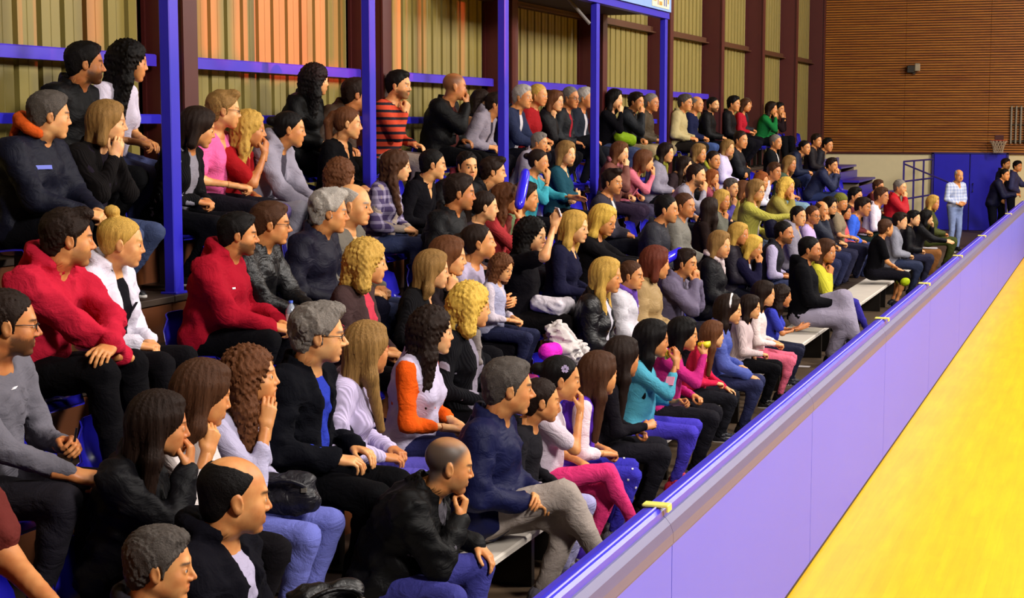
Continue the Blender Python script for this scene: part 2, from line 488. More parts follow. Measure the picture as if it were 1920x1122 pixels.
# ---------------------------------------------------------------- hands (wrist at origin, fingers +X, back of the hand +Z, thumb +Y)
_HANDS = {}
def hand(style, lod):
    key = (style, lod)
    if key in _HANDS: return _HANDS[key]
    v = (0.0038, 0.006, 0.0095)[lod]
    V = Vol((-.07, -.09, -.12), (.21, .11, .06), v)
    kn = {'i': (.088, .027, .004), 'm': (.091, .008, .006), 'r': (.086, -.011, .004), 'l': (.078, -.028, 0)}
    ln = {'i': (.036, .024, .018), 'm': (.040, .027, .019), 'r': (.037, .025, .018), 'l': (.029, .019, .016)}
    rd = {'i': .0088, 'm': .009, 'r': .0086, 'l': .0076}
    curl = {'relax': (28, 38, 22), 'fist': (78, 95, 60), 'curl': (50, 62, 35), 'flat': (6, 10, 6), 'grip': (42, 58, 38), 'chin': (62, 70, 30), 'spread': (4, 12, 8)}[style]
    V.cap((-.06, .007, 0), (.01, .009, 0), .0235, .021, k=0); V.cap((-.06, -.007, 0), (.01, -.009, 0), .0235, .021, k=.01)
    for n, (kx, ky, kz) in kn.items():
        V.cap((.008, ky * .55, 0), (kx, ky, kz - .004), .0155, .0115, k=.012)
        a = 0.0; p = np.array([kx, ky, kz - .002]); sp = ky * (5.0 if style in ('spread',) else 1.4)
        for j in range(3):
            a += R(curl[j] * (1.0 if n != 'i' or style != 'relax' else .7) * (1 + .1 * (n == 'l')))
            d = np.array([math.cos(a) * math.cos(sp), math.cos(a) * math.sin(sp), -math.sin(a)])
            q = p + d * ln[n][j]
            r0 = rd[n] * (1 - .08 * j)
            V.cap(p, q, r0 + (0.0012 if lod == 2 else 0), r0 * .94 + (0.0012 if lod == 2 else 0), k=.0035)
            p = q
    tb = np.array([.022, .026, -.008])
    if style in ('fist', 'grip', 'chin', 'curl'): t1 = tb + (.034, .020, -.022); t2 = t1 + (.026, -.008, -.016); t3 = t2 + (.016, -.014, -.006)
    elif style in ('spread',): t1 = tb + (.026, .036, -.006); t2 = t1 + (.020, .024, -.002); t3 = t2 + (.016, .016, 0)
    else: t1 = tb + (.036, .026, -.010); t2 = t1 + (.028, .008, -.008); t3 = t2 + (.020, .002, -.004)
    V.cap((.012, .012, -.004), tb, .018, .016, k=.012); V.cap(tb, t1, .0155, .0115, k=.012); V.cap(t1, t2, .0105, .0098, k=.005); V.cap(t2, t3, .0098, .0085, k=.004)
    V.ell((.045, -.018, -.010), (.035, .016, .012), k=.01)
    _HANDS[key] = decimate(*V.net(), (.35, .4, .5)[lod])
    return _HANDS[key]

# ---------------------------------------------------------------- hair (in the head's frame)
_HAIR = {}
def hair(style, lod):
    key = (style, lod)
    if key in _HAIR: return _HAIR[key]
    v = (0.0045, 0.0068, 0.0105)[lod]
    base, _, opt = style.partition('+')
    zlo = {'short': -.12, 'buzz': -.12, 'crop': -.12, 'wave': -.12, 'bald': -.12, 'quiff': -.12, 'bun': -.13, 'pony': -.34, 'bob': -.17, 'curlbob': -.18, 'mid': -.22}.get(base, -.42)
    V = Vol((-.20, -.20, zlo), (.15, .20, .22), v)
    c = np.array((-.014, 0, .038)); r = np.array((.098, .0785, .086))
    t = {'buzz': .002, 'short': .0065, 'crop': .004, 'wave': .012, 'bald': .0015, 'quiff': .008, 'bun': .005, 'pony': .005}.get(base, .013)
    V.ell(c, r + t, k=0)
    if base in ('short', 'wave', 'crop', 'quiff', 'buzz', 'bald'):
        V.ell((-.05, 0, -.02), (.052 + t, .062 + t * .6, .068), k=.02)
        if base == 'wave': V.ell((.035, .01, .105), (.062, .066, .034), k=.02)
        if base == 'quiff': V.ell((.05, 0, .108), (.048, .058, .030), k=.015)
        if base == 'short': V.ell((.02, 0, .096), (.066, .058, .030), k=.02)
        # face side cut away along a slanted plane, sideburn kept
        n = np.array((0.80, 0, -0.60))
        V.clip(n, {'buzz': .006, 'crop': .012, 'bald': -.004}.get(base, .020), k=.006)
        if base != 'bald':
            V2c = [(.016, s * (.0705 + t * .4), .012) for s in (-1, 1)]
            for q in V2c: V.cap(q, (q[0] - .002, q[1] * .99, -.022), .0085, .005, k=.008)
        for s in (-1, 1): V.ell((-.004, s * .085, -.012), (.022, .016, .028), k=.005, sub=True)
        if base == 'bald': V.ell((.03, 0, .115), (.105, .062, .075), k=.01, sub=True)
        if opt == 'thin': V.ell((.075, 0, .10), (.06, .05, .045), k=.01, sub=True)
    elif base in ('bun', 'pony'):
        V.ell((-.045, 0, -.01), (.055, .066, .06), k=.02)
        V.clip(np.array((0.80, 0, -0.60)), .014, k=.006)
        for s in (-1, 1): V.ell((-.002, s * .088, -.010), (.024, .018, .032), k=.005, sub=True)
        if base == 'bun':
            V.ell((-.055, 0, .148) if opt != 'low' else (-.125, 0, .05), (.036, .038, .032), k=.012)
        else:
            V.cap((-.115, 0, .06), (-.145, 0, .0), .028, .032, k=.02); V.cap((-.145, 0, .0), (-.125, 0, -.2), .032, .028, k=.02); V.cap((-.125, 0, -.2), (-.115, 0, -.30), .028, .008, k=.02)
    else:
        L = {'bob': -.11, 'mid': -.17, 'curlbob': -.12}.get(base, -.36)
        wd = {'bob': .078, 'curlbob': .088}.get(base, .078)
        big = base in ('curly', 'curlbob')
        V.ell((-.035, 0, .0), (.082 + .012 * big, wd + .006 + .012 * big, .10), k=.03)
        bk = -.065
        V.cap((bk, 0, -.0), (bk - .02, 0, L), .062 + .012 * big, .045 + .02 * big, k=.03)
        for s in (-1, 1):
            V.cap((-.015, s * (wd - .012), .03), (-.022, s * (wd + .004), max(L, -.12)), .030 + .010 * big, .032 + .014 * big, k=.03)
            if L < -.15:
                V.cap((-.022, s * (wd + .004), -.12), ((.045 if 'fr' in opt else -.04), s * .088, L), .034 + .014 * big, .020 + .014 * big, k=.03)
        # open the face
        V.ell((.105, 0, -.035), (.085, .062, .110), k=.012, sub=True)
        V.ell((.08, 0, -.115), (.085, .050, .10), k=.012, sub=True)
        V.cap((.02, 0, -.12), (.03, 0, -.42), .045, .05, k=.01, sub=True)
        if 'fringe' in opt: V.ell((.060, 0, .060), (.040, .060, .040), k=.015)
        if 'side' in opt: V.ell((.064, .022, .058), (.030, .040, .036), rotm('X', 25), k=.015)
        if base == 'long' or base == 'mid' or base == 'bob':
            V.ell((.015, 0, .098), (.066, .066, .028), k=.02)
            V.ell((.118, 0, .03), (.040, .055, .055), k=.02, sub=True)
    X, Y, Z = V.ax[0][:, None, None], V.ax[1][None, :, None], V.ax[2][None, None, :]
    if base in ('curly', 'curlbob', 'wavy'):
        f = 150 if base != 'wavy' else 80
        g = np.sin(X * f + 2 * np.sin(Z * 31)) * np.sin(Y * f * 1.07 + 2 * np.sin(X * 27)) * np.sin(Z * f * .93 + 2 * np.sin(Y * 29))
        g2 = np.sin(X * f * 2.1 + 1) * np.sin(Y * f * 2.3) * np.sin(Z * f * 2.0)
        V.D += (g * .0085 + g2 * .004) * (1 if base != 'wavy' else .8)
    if base in ('short', 'crop', 'wave', 'quiff', 'buzz', 'bald'):
        a = {'buzz': .0004, 'wave': .0042, 'quiff': .0026, 'short': .0018, 'bald': .0003}.get(base, .0011)
        fr = {'wave': 95, 'quiff': 120}.get(base, 150)
        V.D += a * (np.sin(Y * fr + X * 60 + 2 * np.sin(X * 33 + Z * 20)) + .6 * np.sin(Y * 80 - Z * fr + X * 90 + 2 * np.sin(Y * 45)))
        V.D += (.0022 if base not in ('buzz', 'bald') else .0005) * (np.sin(Y * 420 + X * 90 + 5 * np.sin(X * 43 + Z * 30)) + np.sin(X * 310 + Y * 280 + 4 * np.sin(Z * 70)) * np.sin(Z * 260 + 3 * np.sin(Y * 90)))
    else:
        ph = np.arctan2(Y, X + .03)
        V.D += .0012 * (np.sin(ph * 61 + 5 * np.sin(Z * 14)) + .8 * np.sin(ph * 88 + 4 * np.sin(Z * 23 + 1)) + 1.1 * np.sin(ph * 19 - Z * 9 + 2 * np.sin(Z * 17)))
    P, Q = decimate(*V.net(), (.75, .6, .7)[lod])
    _HAIR[key] = mesh('hair', P, [], hair_mat('dark'), T=Q)
    return _HAIR[key]

# ---------------------------------------------------------------- people
def v3(*a): return np.array(a, F32)
def unit(a):
    return a / (np.linalg.norm(a) + 1e-9)
def ik(A, T, l1, l2, pole):
    d = T - A; L = float(np.linalg.norm(d)); mx = (l1 + l2) * .995
    if L > mx: T = A + d * (mx / L); L = mx
    L = max(L, abs(l1 - l2) + .03)
    u = unit(T - A); a = (l1 * l1 - l2 * l2 + L * L) / (2 * L)
    h = math.sqrt(max(l1 * l1 - a * a, 0)); p = np.array(pole, F32); p = unit(p - u * float(p @ u))
    return A + u * a + p * h, A + u * L
def skeleton(o):
    S, a = 1.0, R(o['lean'])
    d1 = v3(math.sin(.7 * a), 0, math.cos(.7 * a)); a2 = 1.12 * a; d2 = v3(math.sin(a2), 0, math.cos(a2))
    st = o['legs'].startswith('stand')
    P = v3(0, 0, .10)
    C = P + .25 * d1; N = C + .245 * d2
    rl = R(o.get('roll', 0))
    Rt = np.array(Matrix.Rotation(a2, 3, 'Y') @ Matrix.Rotation(rl, 3, 'X'), F32)
    if rl: N = N + v3(0, -math.sin(rl) * .3, 0); C = C + v3(0, -math.sin(rl) * .12, 0)
    sw = {'m': .192, 'f': .165, 'k': .165}[o['sex']] * (1 + (o['wide'] - 1) * .5)
    J = dict(P=P, C=C, N=N, Rt=Rt, d1=d1, d2=d2)
    an = .45 * a2
    Rn = np.array(Matrix.Rotation(an + R(o['hp']) * .3, 3, 'Y'), F32)
    Rh = np.array(Matrix.Rotation(R(o['hy']), 3, 'Z') @ Matrix.Rotation(R(o['hp']), 3, 'Y') @ Matrix.Rotation(R(o.get('hr', 0)), 3, 'X'), F32)
    hs = o['hs']
    J['H'] = N + Rn @ v3(.050, 0, .138) * hs + v3(0, 0, 0); J['Rh'] = Rh; J['sw'] = sw
    f = Rt @ v3(1, 0, 0)
    J['K'], J['A'], J['hip'] = {}, {}, {}
    lg = o['legs']
    for s, nm in ((1, 'L'), (-1, 'R')):
        J['sh' + nm] = N + Rt @ v3(-.012, s * sw, -.06)
        hip = v3(.02, s * .088, .09)
        ank = v3(.31, s * .12, -.335); pole = v3(1, s * .12, .7)
        if lg == 'fwd': ank = v3(.48, s * .12, -.335)
        if lg == 'wide': ank = v3(.33, s * .20, -.335); pole = v3(1, s * .55, .7)
        if lg == 'tuck': ank = v3(.20, s * .10, -.335)
        if lg == 'high': ank = v3(.34, s * .10, -.18)
        if lg == 'cross':
            if s < 0: ank = v3(.60, .05, -.20); pole = v3(.9, .1, 1.2); hip = v3(.02, -.088, .12)
            else: ank = v3(.30, .04, -.335)
        if lg == 'crossL':
            if s > 0: ank = v3(.52, -.10, -.14); pole = v3(.9, -.1, 1.2); hip = v3(.02, .088, .12)
            else: ank = v3(.30, -.02, -.335)
        if lg == 'ankle':
            ank = v3(.42, -s * .05, -.335)
        ank[2] += .42 - o.get('fl', .42)
        if st: hip = v3(0, s * .088, .05); ank = v3(-.02, s * .11, -.77); pole = v3(1, 0, 0)
        K, A_ = ik(hip, ank, .42 if not st else .415, .41, pole)
        J['K'][nm], J['A'][nm], J['hip'][nm] = K, A_, hip
    for s, nm in ((1, 'L'), (-1, 'R')):
        H, K = J['H'], J['K'][nm]; t = o['arm' + nm]
        d = None; n = v3(0, s * .2, 1); st_ = 'relax'; pole = v3(-.25, s * .55, -1)
        hv = lambda x, y, z: H + Rh @ v3(x, y, z) * hs
        cv = lambda x, y, z: N + Rt @ v3(x, y, z)
        if t == 'knee': T = K + v3(-.08, -s * .01, .085); d = v3(.9, -s * .1, -.25)
        elif t == 'kneeout': T = K + v3(-.02, s * .02, .10); d = v3(.6, -s * .35, -.7)
        elif t == 'thigh': T = v3(.24, s * .13, .215); d = v3(.9, -s * .35, -.1)
        elif t == 'lap': T = v3(.27, s * .065, .215); d = v3(.75, -s * .7, -.15); st_ = 'curl'
        elif t == 'clasp': T = v3(.43, s * .075, .20); d = v3(.8, -s * .55, -.15); st_ = 'curl'; n = v3(.1, s * .5, 1)
        elif t == 'hang': T = v3(.50, s * .07, .10); d = v3(.45, -s * .2, -.9); st_ = 'relax'; n = v3(.9, s * .3, .3)
        elif t == 'chin': T = hv(.085, s * .025, -.225); d = Rh @ v3(.10, -s * .08, 1); n = Rh @ v3(1, s * .4, 0); st_ = 'chin'; pole = v3(.2, s * .35, -1)
        elif t == 'mouth': T = hv(.112, s * .03, -.150); d = Rh @ v3(.03, -s * .15, 1); n = Rh @ v3(1, s * .5, 0); st_ = 'curl'; pole = v3(.2, s * .35, -1)
        elif t == 'cheek': T = hv(.035, s * .085, -.20); d = Rh @ v3(.12, -s * .05, 1); n = Rh @ v3(.25, s * 1, 0); st_ = 'curl'; pole = v3(.2, s * .35, -1)
        elif t == 'palm': T = hv(.05, s * .085, -.19); d = Rh @ v3(.25, -s * .05, 1); n = Rh @ v3(.15, s * 1, 0); st_ = 'relax'; pole = v3(.2, s * .35, -1)
        elif t == 'cross': T = cv(.20, -s * .05, -.30 - .03 * s); d = Rt @ v3(.05, -s * 1, .1); n = Rt @ v3(1, 0, .3); pole = v3(-.1, s * 1, -.7)
        elif t == 'fold': T = v3(.44, -s * .06, .22 + .03 * s); d = v3(.05, -s * 1, 0); n = v3(.3, 0, 1); pole = v3(.5, s * 1, -.3)
        elif t == 'clap': T = cv(.36, s * .05, -.16); d = Rt @ v3(.75, -s * .10, .6); n = v3(0, s * 1, .2); st_ = 'flat'
        elif t == 'phone': T = hv(.26, s * .05, -.13); d = Rh @ v3(.15, -s * .25, .9); n = Rh @ v3(.4, s * .9, 0); st_ = 'grip'
        elif t == 'drink': T = hv(.16, s * .02, -.13); d = Rh @ v3(-.1, -s * .2, .9); n = Rh @ v3(.6, s * .8, 0); st_ = 'grip'
        elif t == 'raise': T = hv(.22, s * .10, .10); d = Rh @ v3(.2, 0, 1); n = Rh @ v3(.4, s * .9, 0); st_ = 'grip'
        elif t == 'hold': T = v3(.32, s * .085, .27); d = v3(.75, -s * .45, .25); st_ = 'grip'; n = v3(0, s * .9, .5)
        elif t == 'holdup': T = cv(.30, s * .04, -.20); d = v3(.5, -s * .3, .7); st_ = 'grip'; n = v3(.2, s * 1, .2)
        elif t == 'point': T = cv(.48, s * .02, -.10); d = Rt @ v3(1, 0, .1); st_ = 'flat'; n = v3(0, s * .8, .6)
        elif t == 'across': T = v3(.27, -s * .02, .24); d = v3(.25, -s * 1, -.1); n = v3(.6, 0, .8); st_ = 'relax'
        elif t == 'hug': T = v3(.34, s * .05, .33); d = v3(.4, -s * .9, 0); n = v3(.9, s * .3, .2)
        elif t == 'bench': T = v3(.0, s * .27, .10); d = v3(.5, s * .3, -.6)
        elif t == 'down': T = v3(.06, s * .28, -.04); d = v3(.15, 0, -1); n = v3(0, s * 1, 0)
        elif t == 'belly': T = v3(.17, s * .09, .17); d = v3(.25, -s * 1, -.1); n = v3(1, 0, .2)
        elif t == 'rail': T = v3(.46, s * .14, .30); d = v3(.7, -s * .8, -.1)
        else: T = K + v3(-.1, 0, .08)
        E, W = ik(J['sh' + nm], T, .285, .255, pole)
        fd = unit(W - E)
        d = fd if d is None else unit(np.array(d, F32) * .8 + fd * .35)
        n = np.array(n, F32); n = unit(n - d * float(n @ d)); y = np.cross(n, d)
        J['E' + nm], J['W' + nm], J['Hm' + nm], J['hst' + nm] = E, W, np.stack([d, y, n], 1), o.get('hand' + nm, st_)
    return J
def solve_fit(o):
    """choose lean and size so that the seated head sits on the pixel's ray"""
    St = o.get('S') or {'m': 1.05, 'f': 1.0, 'k': .80}[o['sex']]
    lo_, hi_ = (St * .96, St * 1.05) if o['sex'] != 'k' else (.64, .98)
    if 'S' in o: lo_ = hi_ = St
    sx, sz = o['seat']; by = R(o['by']); best = None
    l0 = o['lean']
    for dl in (0, 3, -3, 6, -6, 9, 12, 15, 18, 21):
        o['lean'] = max(2, l0 + dl); S = St
        for _ in range(5):
            o['fl'] = min(.42, (o['fh']) / S)
            J = skeleton(o); H = J['H']; hx = H[0] * math.cos(by) - H[1] * math.sin(by)
            p = at_lat(o['px'], o['py'], -(sx + hx * S))
            S = float(np.clip((p.z - sz) / H[2], lo_, hi_))
        err = (p.z - sz) - S * H[2]
        if best is None or abs(err) < abs(best[0]) - .012: best = (err, o['lean'], S)
        if abs(best[0]) < .02: break
    err, o['lean'], S = best
    dz = float(np.clip(err, -.13, .10)); o['S'] = S + (err - dz) / H[2]; o['seat'] = (sx, sz + dz); o['dz'] = dz
    o['fl'] = min(.42, (o['fh'] + dz) / o['S'])
def place(o):
    """where the figure stands so that its head lies on the pixel's ray; returns scale, base location"""
    S = o.get('S', 1.0); sx, sz = o['seat']
    by = R(o['by']); 
    if not o.get('y') and not o['legs'].startswith('stand'): solve_fit(o)
    S = o.get('S', 1.0); sx, sz = o['seat']
    J = skeleton(o)
    H = J['H']; off = o['fl'] if not o['legs'].startswith('stand') else .845
    hx = (H[0] * math.cos(by) - H[1] * math.sin(by)); hyy = (H[0] * math.sin(by) + H[1] * math.cos(by)); hz = H[2]
    if 'y' in o and o['y']:
        p = at_y(o['px'], o['py'], o['y'])
        S = o.get('S') or (p.z - sz) / (hz + off)
        return J, S, (p.x - hx * S, p.y - hyy * S, p.z - (hz + off) * S)
    for _ in range(8):
        p = at_lat(o['px'], o['py'], -(sx + hx * S))
        if 'S' not in o:
            S = (p.z - sz) / hz
    return J, S, (sx, p.y - hyy * S, p.z - (hz + off) * S)
FOLD = [(v3(.6, .3, .75), v3(-.5, .8, .1)), (v3(-.45, .75, .5), v3(.7, .2, -.6)), (v3(.3, -.8, .55), v3(.2, .6, .8))]
def folds(V, amp, f=52.0):
    if amp <= 0: return
    X, Y, Z = V.ax[0][:, None, None], V.ax[1][None, :, None], V.ax[2][None, None, :]
    g = 0
    for i, (a, b) in enumerate(FOLD):
        p = (a[0] * X + a[1] * Y + a[2] * Z) * (f * (1 + .35 * i)); q = (b[0] * X + b[1] * Y + b[2] * Z) * f * .45
        g = g + np.sin(p + 2.2 * np.sin(q + i)) 
    V.D += amp * .5 * (g - .5 * np.abs(g))
    if V.v < .017: V.D += amp * .35 * np.sin((.5 * X + .4 * Y + .77 * Z) * 125 + 3 * np.sin((.8 * X - .5 * Y) * 40)) * np.sin((.7 * X - .6 * Y + .4 * Z) * 60)
def torso(V, J, o, inf, arms=(1, 1), arm_inf=None, to=(1.0, 1.0), base=.0):
    w_ = o['wide']; sex = o['sex']; fb = .9 if sex != 'm' else 1.0
    P, C, N, Rt = J['P'], J['C'], J['N'], J['Rt']
    M1 = np.array(Matrix.Rotation(R(o['lean']) * .7, 3, 'Y'), F32)
    V.ell(P + v3(0, 0, .015), (.118 * w_ + inf, .162 * (w_ if sex == 'm' else w_) + inf, .11 + inf), k=0)
    V.ell(P + J['d1'] * .15 + v3(.012 + .05 * (w_ - 1), 0, 0), (.104 * w_ * w_ + inf, .145 * w_ * fb + inf, .14), M1, k=.05)
    V.ell(P + J['d1'] * .24 + J['d2'] * .08, (.112 * w_ + inf, .160 * w_ * fb + inf, .165), Rt, k=.05)
    if sex == 'f':
        for s in (-1, 1): V.ell(N + Rt @ v3(.085, s * .072, -.20), (.055 + inf, .06 + inf, .06 + inf), Rt, k=.03)
    sl, sr = J['shL'], J['shR']; m = (sl + sr) * .5
    V.cap(m + (sl - m) * .82, m + (sr - m) * .82, .056 * (fb * .5 + .5) + inf, k=.045)
    V.cap(N + Rt @ v3(-.02, 0, .012), m + Rt @ v3(-.02, 0, -.02), .048 + inf, .07 + inf, k=.05)
    if base: V.clip((0, 0, -1), -base, k=.01)
    if inf > .019:
        for nm in 'LR': V.cap(J['W' + nm] - unit(J['W' + nm] - J['E' + nm]) * .035, J['W' + nm] - unit(J['W' + nm] - J['E' + nm]) * .012, .036 * fb + .006, k=.004) if to[0] >= 1 else None
    ai = inf if arm_inf is None else arm_inf
    for s, nm, tt in ((1, 'L', to[0]), (-1, 'R', to[1])):
        if tt <= 0: continue
        A, E, W = J['sh' + nm], J['E' + nm], J['W' + nm]
        au, ae, aw = .049 * fb * w_ ** .5 + ai, .038 * fb * w_ ** .5 + ai, .0265 * fb + ai * .8
        if tt >= 1: 
            V.cap(A, E, au, ae, k=.028); V.cap(E, W - unit(W - E) * .01, ae, aw, k=.02)
        elif tt > .5:
            q = (tt - .5) * 2; V.cap(A, E, au, ae, k=.028); V.cap(E, E + (W - E) * q, ae, ae + (aw - ae) * q, k=.02)
        else: V.cap(A, A + (E - A) * tt * 2, au + .004, au + .004, k=.028)
def legsv(V, J, o, inf, bag=1.0, end=1.0):
    w_ = o['wide']; fb = .93 if o['sex'] != 'm' else 1.0
    V.ell(J['P'] + v3(0, 0, -.0), (.12 * w_ + inf, .165 * w_ + inf, .105 + inf), k=0)
    for nm in 'LR':
        h, K, A = J['hip'][nm], J['K'][nm], J['A'][nm]
        V.cap(h, K, .078 * w_ * fb + inf, .056 * fb * bag + inf, k=.03)
        Ae = K + (A - K) * end
        V.cap(K + v3(.004, 0, 0), Ae, .053 * fb * bag + inf, (.036 * bag + inf) if end > .9 else .046 + inf, k=.012)
        if end <= .9 or True: V.ell(K + (A - K) * .3 + v3(-.018, 0, 0), (.050 * fb, .050 * fb, .085), k=.03)
def spine_box(J, legs, stand, pad=.16):
    pts = [J['P'], J['N'], J['C'], J['shL'], J['shR'], J['EL'], J['ER'], J['WL'], J['WR']]
    if legs: pts += [J['K']['L'], J['K']['R'], J['A']['L'], J['A']['R']]
    pts = np.array(pts); lo, hi = pts.min(0) - pad, pts.max(0) + pad
    lo[2] = min(lo[2], -.02) if not legs else lo[2]
    return lo, hi
TOPS = {  # inflation, sleeve, neckline, extras
    'tee': (.010, .36, 'round', 'cotton'), 'sleeveless': (.009, 0, 'v', 'cotton'), 'shirt': (.011, 1, 'v', 'cotton'), 'rolled': (.012, .72, 'v', 'cotton'),
    'long': (.010, 1, 'round', 'cotton'), 'sweater': (.015, 1, 'round', 'cotton'), 'vneck': (.013, 1, 'v', 'cotton'), 'knit': (.015, 1, 'round', 'knit'),
    'hoodie': (.022, 1, 'hood', 'cotton'), 'jacket': (.024, 1, 'collar', 'nylon'), 'open': (.024, 1, 'open', 'nylon'), 'openhood': (.024, 1, 'openhood', 'cotton'),
    'leather': (.020, 1, 'collar', 'leather'), 'blazer': (.020, 1, 'open', 'cotton'), 'coat': (.030, 1, 'collar', 'nylon'), 'cardigan': (.016, 1, 'open', 'knit'),
    'vest': (.020, 0, 'collar', 'nylon'), 'threeq': (.011, .78, 'round', 'cotton'), 'vtee': (.010, .36, 'v', 'cotton'), 'overall': (.018, 0, 'v', 'cotton'),
    'plaid': (.014, .8, 'open', 'plaid'), 'striped': (.014, 1, 'round', 'striped'), 'leatheropen': (.020, 1, 'open', 'leather')}
def garment(J, o, kind, mat, lod, parent, name, inner=False):
    inf, slv, neck, _ = TOPS[kind]
    inf = inf * (1.0 if lod < 2 else 1.1)
    v = (.0150, .0235, .035)[lod]
    lo, hi = spine_box(J, False, False)
    if neck in ('hood', 'openhood', 'collar'): hi[2] += .03
    V = Vol(lo, hi, v)
    stand = o['legs'].startswith('stand')
    P, N, Rt = J['P'], J['N'], J['Rt']
    base = .0 if not stand else -.06
    torso(V, J, o, inf, to=(slv, slv), base=base - .0001 if base == 0 else base)
    big = neck in ('hood', 'openhood', 'collar', 'open')
    folds(V, (.0088 if big else .0052) * (1, .9, .6)[lod], 46 if big else 60)
    nr = {'m': .062, 'f': .052, 'k': .047}[o['sex']]
    up = unit(J['H'] - N)
    bk = N + Rt @ v3(-.036, 0, .03)
    if neck in ('hood', 'openhood'):
        for i in range(7):
            t0, t1 = R(60 + i * 240 / 7), R(60 + (i + 1) * 240 / 7)
            rr = lambda t: .034 - .012 * max(0, math.cos(t))
            q = lambda t: N + Rt @ v3(math.cos(t) * .092 - .02, math.sin(t) * .092, .028 + .03 * (1 - math.cos(t)) * .5)
            V.cap(q(t0), q(t1), rr(t0), rr(t1), k=.015)
        V.ell(N + Rt @ v3(-.11, 0, -.03), (.035, .085, .075), Rt, k=.03)
    if neck == 'collar' or kind in ('shirt', 'blazer', 'plaid', 'open', 'leatheropen'):
        h = .022 if neck == 'collar' else .010
        for i in range(7):
            t0, t1 = R(40 + i * 280 / 7), R(40 + (i + 1) * 280 / 7)
            q = lambda t, z: N + Rt @ v3(math.cos(t) * (nr + .014) - .012, math.sin(t) * (nr + .014), z - .02 * math.cos(t))
            V.cap(q(t0, .03), q(t1, .03), h, k=.008); V.cap(q(t0, .008), q(t1, .008), h + .004, k=.008)
    V.cap(N + Rt @ v3(-.02, 0, -.02), N + up * .16 + v3(-.01, 0, 0), nr + .004, nr + .006, k=.010, sub=True)
    if neck == 'v': V.cap(N + Rt @ v3(.055, 0, .02), N + Rt @ v3(.125, 0, -.13), .05, .012, k=.006, sub=True)
    if neck in ('open', 'openhood'):
        V.cap(N + Rt @ v3(.08, 0, .02), N + Rt @ v3(.15, 0, -.2), .045, .045, k=.008, sub=True)
        V.cap(N + Rt @ v3(.15, 0, -.2), P + v3(.17, 0, .0), .045, .075, k=.008, sub=True)
    if neck == 'collar': V.cap(N + Rt @ v3(.08, 0, .04), N + Rt @ v3(.13, 0, -.09), .026, .008, k=.006, sub=True)
    Vt, Q = V.net()
    ob = link(name, mesh(name, Vt, Q, mat), parent)
    return ob
def xform(P, M, t): return P @ np.array(M, F32).T + t
_SHOE = {}
def shoe_mesh(lod, kind='trainer'):
    key = (lod, kind)
    if key in _SHOE: return _SHOE[key]
    v = (.0065, .010, .016)[lod]
    V = Vol((-.10, -.07, -.10), (.22, .07, .09), v)
    V.cap((-.035, 0, -.035), (.15, .004, -.05), .040, .030, k=0)
    V.cap((-.02, 0, -.02), (.03, 0, .02), .042, .042, k=.03)
    V.ell((.03, 0, .055), (.035, .03, .03), k=.004, sub=True)
    V.cap((-.045, 0, -.062), (.16, .005, -.066), .040, .036, k=.012)
    V.clip((0, 0, -1), .078)
    Vt, Q = V.net()
    zc = Vt[Q].mean(1)[:, 2]
    _SHOE[key] = mesh('shoe', Vt, Q, [cloth('leather', '1c1a22'), plain('shoe_sole', 'd8d2cc', .7)], midx=(zc < -.052).astype(int))
    return _SHOE[key]
def glasses_mb(c='15100e'):
    b = MB()
    for s in (-1, 1):
        pts = [(.102 - .006 * abs(math.cos(t)), s * .032 + .021 * math.cos(t), -.003 + .0155 * math.sin(t)) for t in [i * math.pi / 5 for i in range(11)]]
        b.tube(pts, .0017, 5, caps=False)
        b.tube([(.097, s * .053, .004), (.05, s * .074, .006), (.0, s * .080, .004)], .0017, 5)
    b.tube([(.103, -.011, .002), (.108, 0, .004), (.103, .011, .002)], .0017, 5)
    return b
NPERSON = [0]
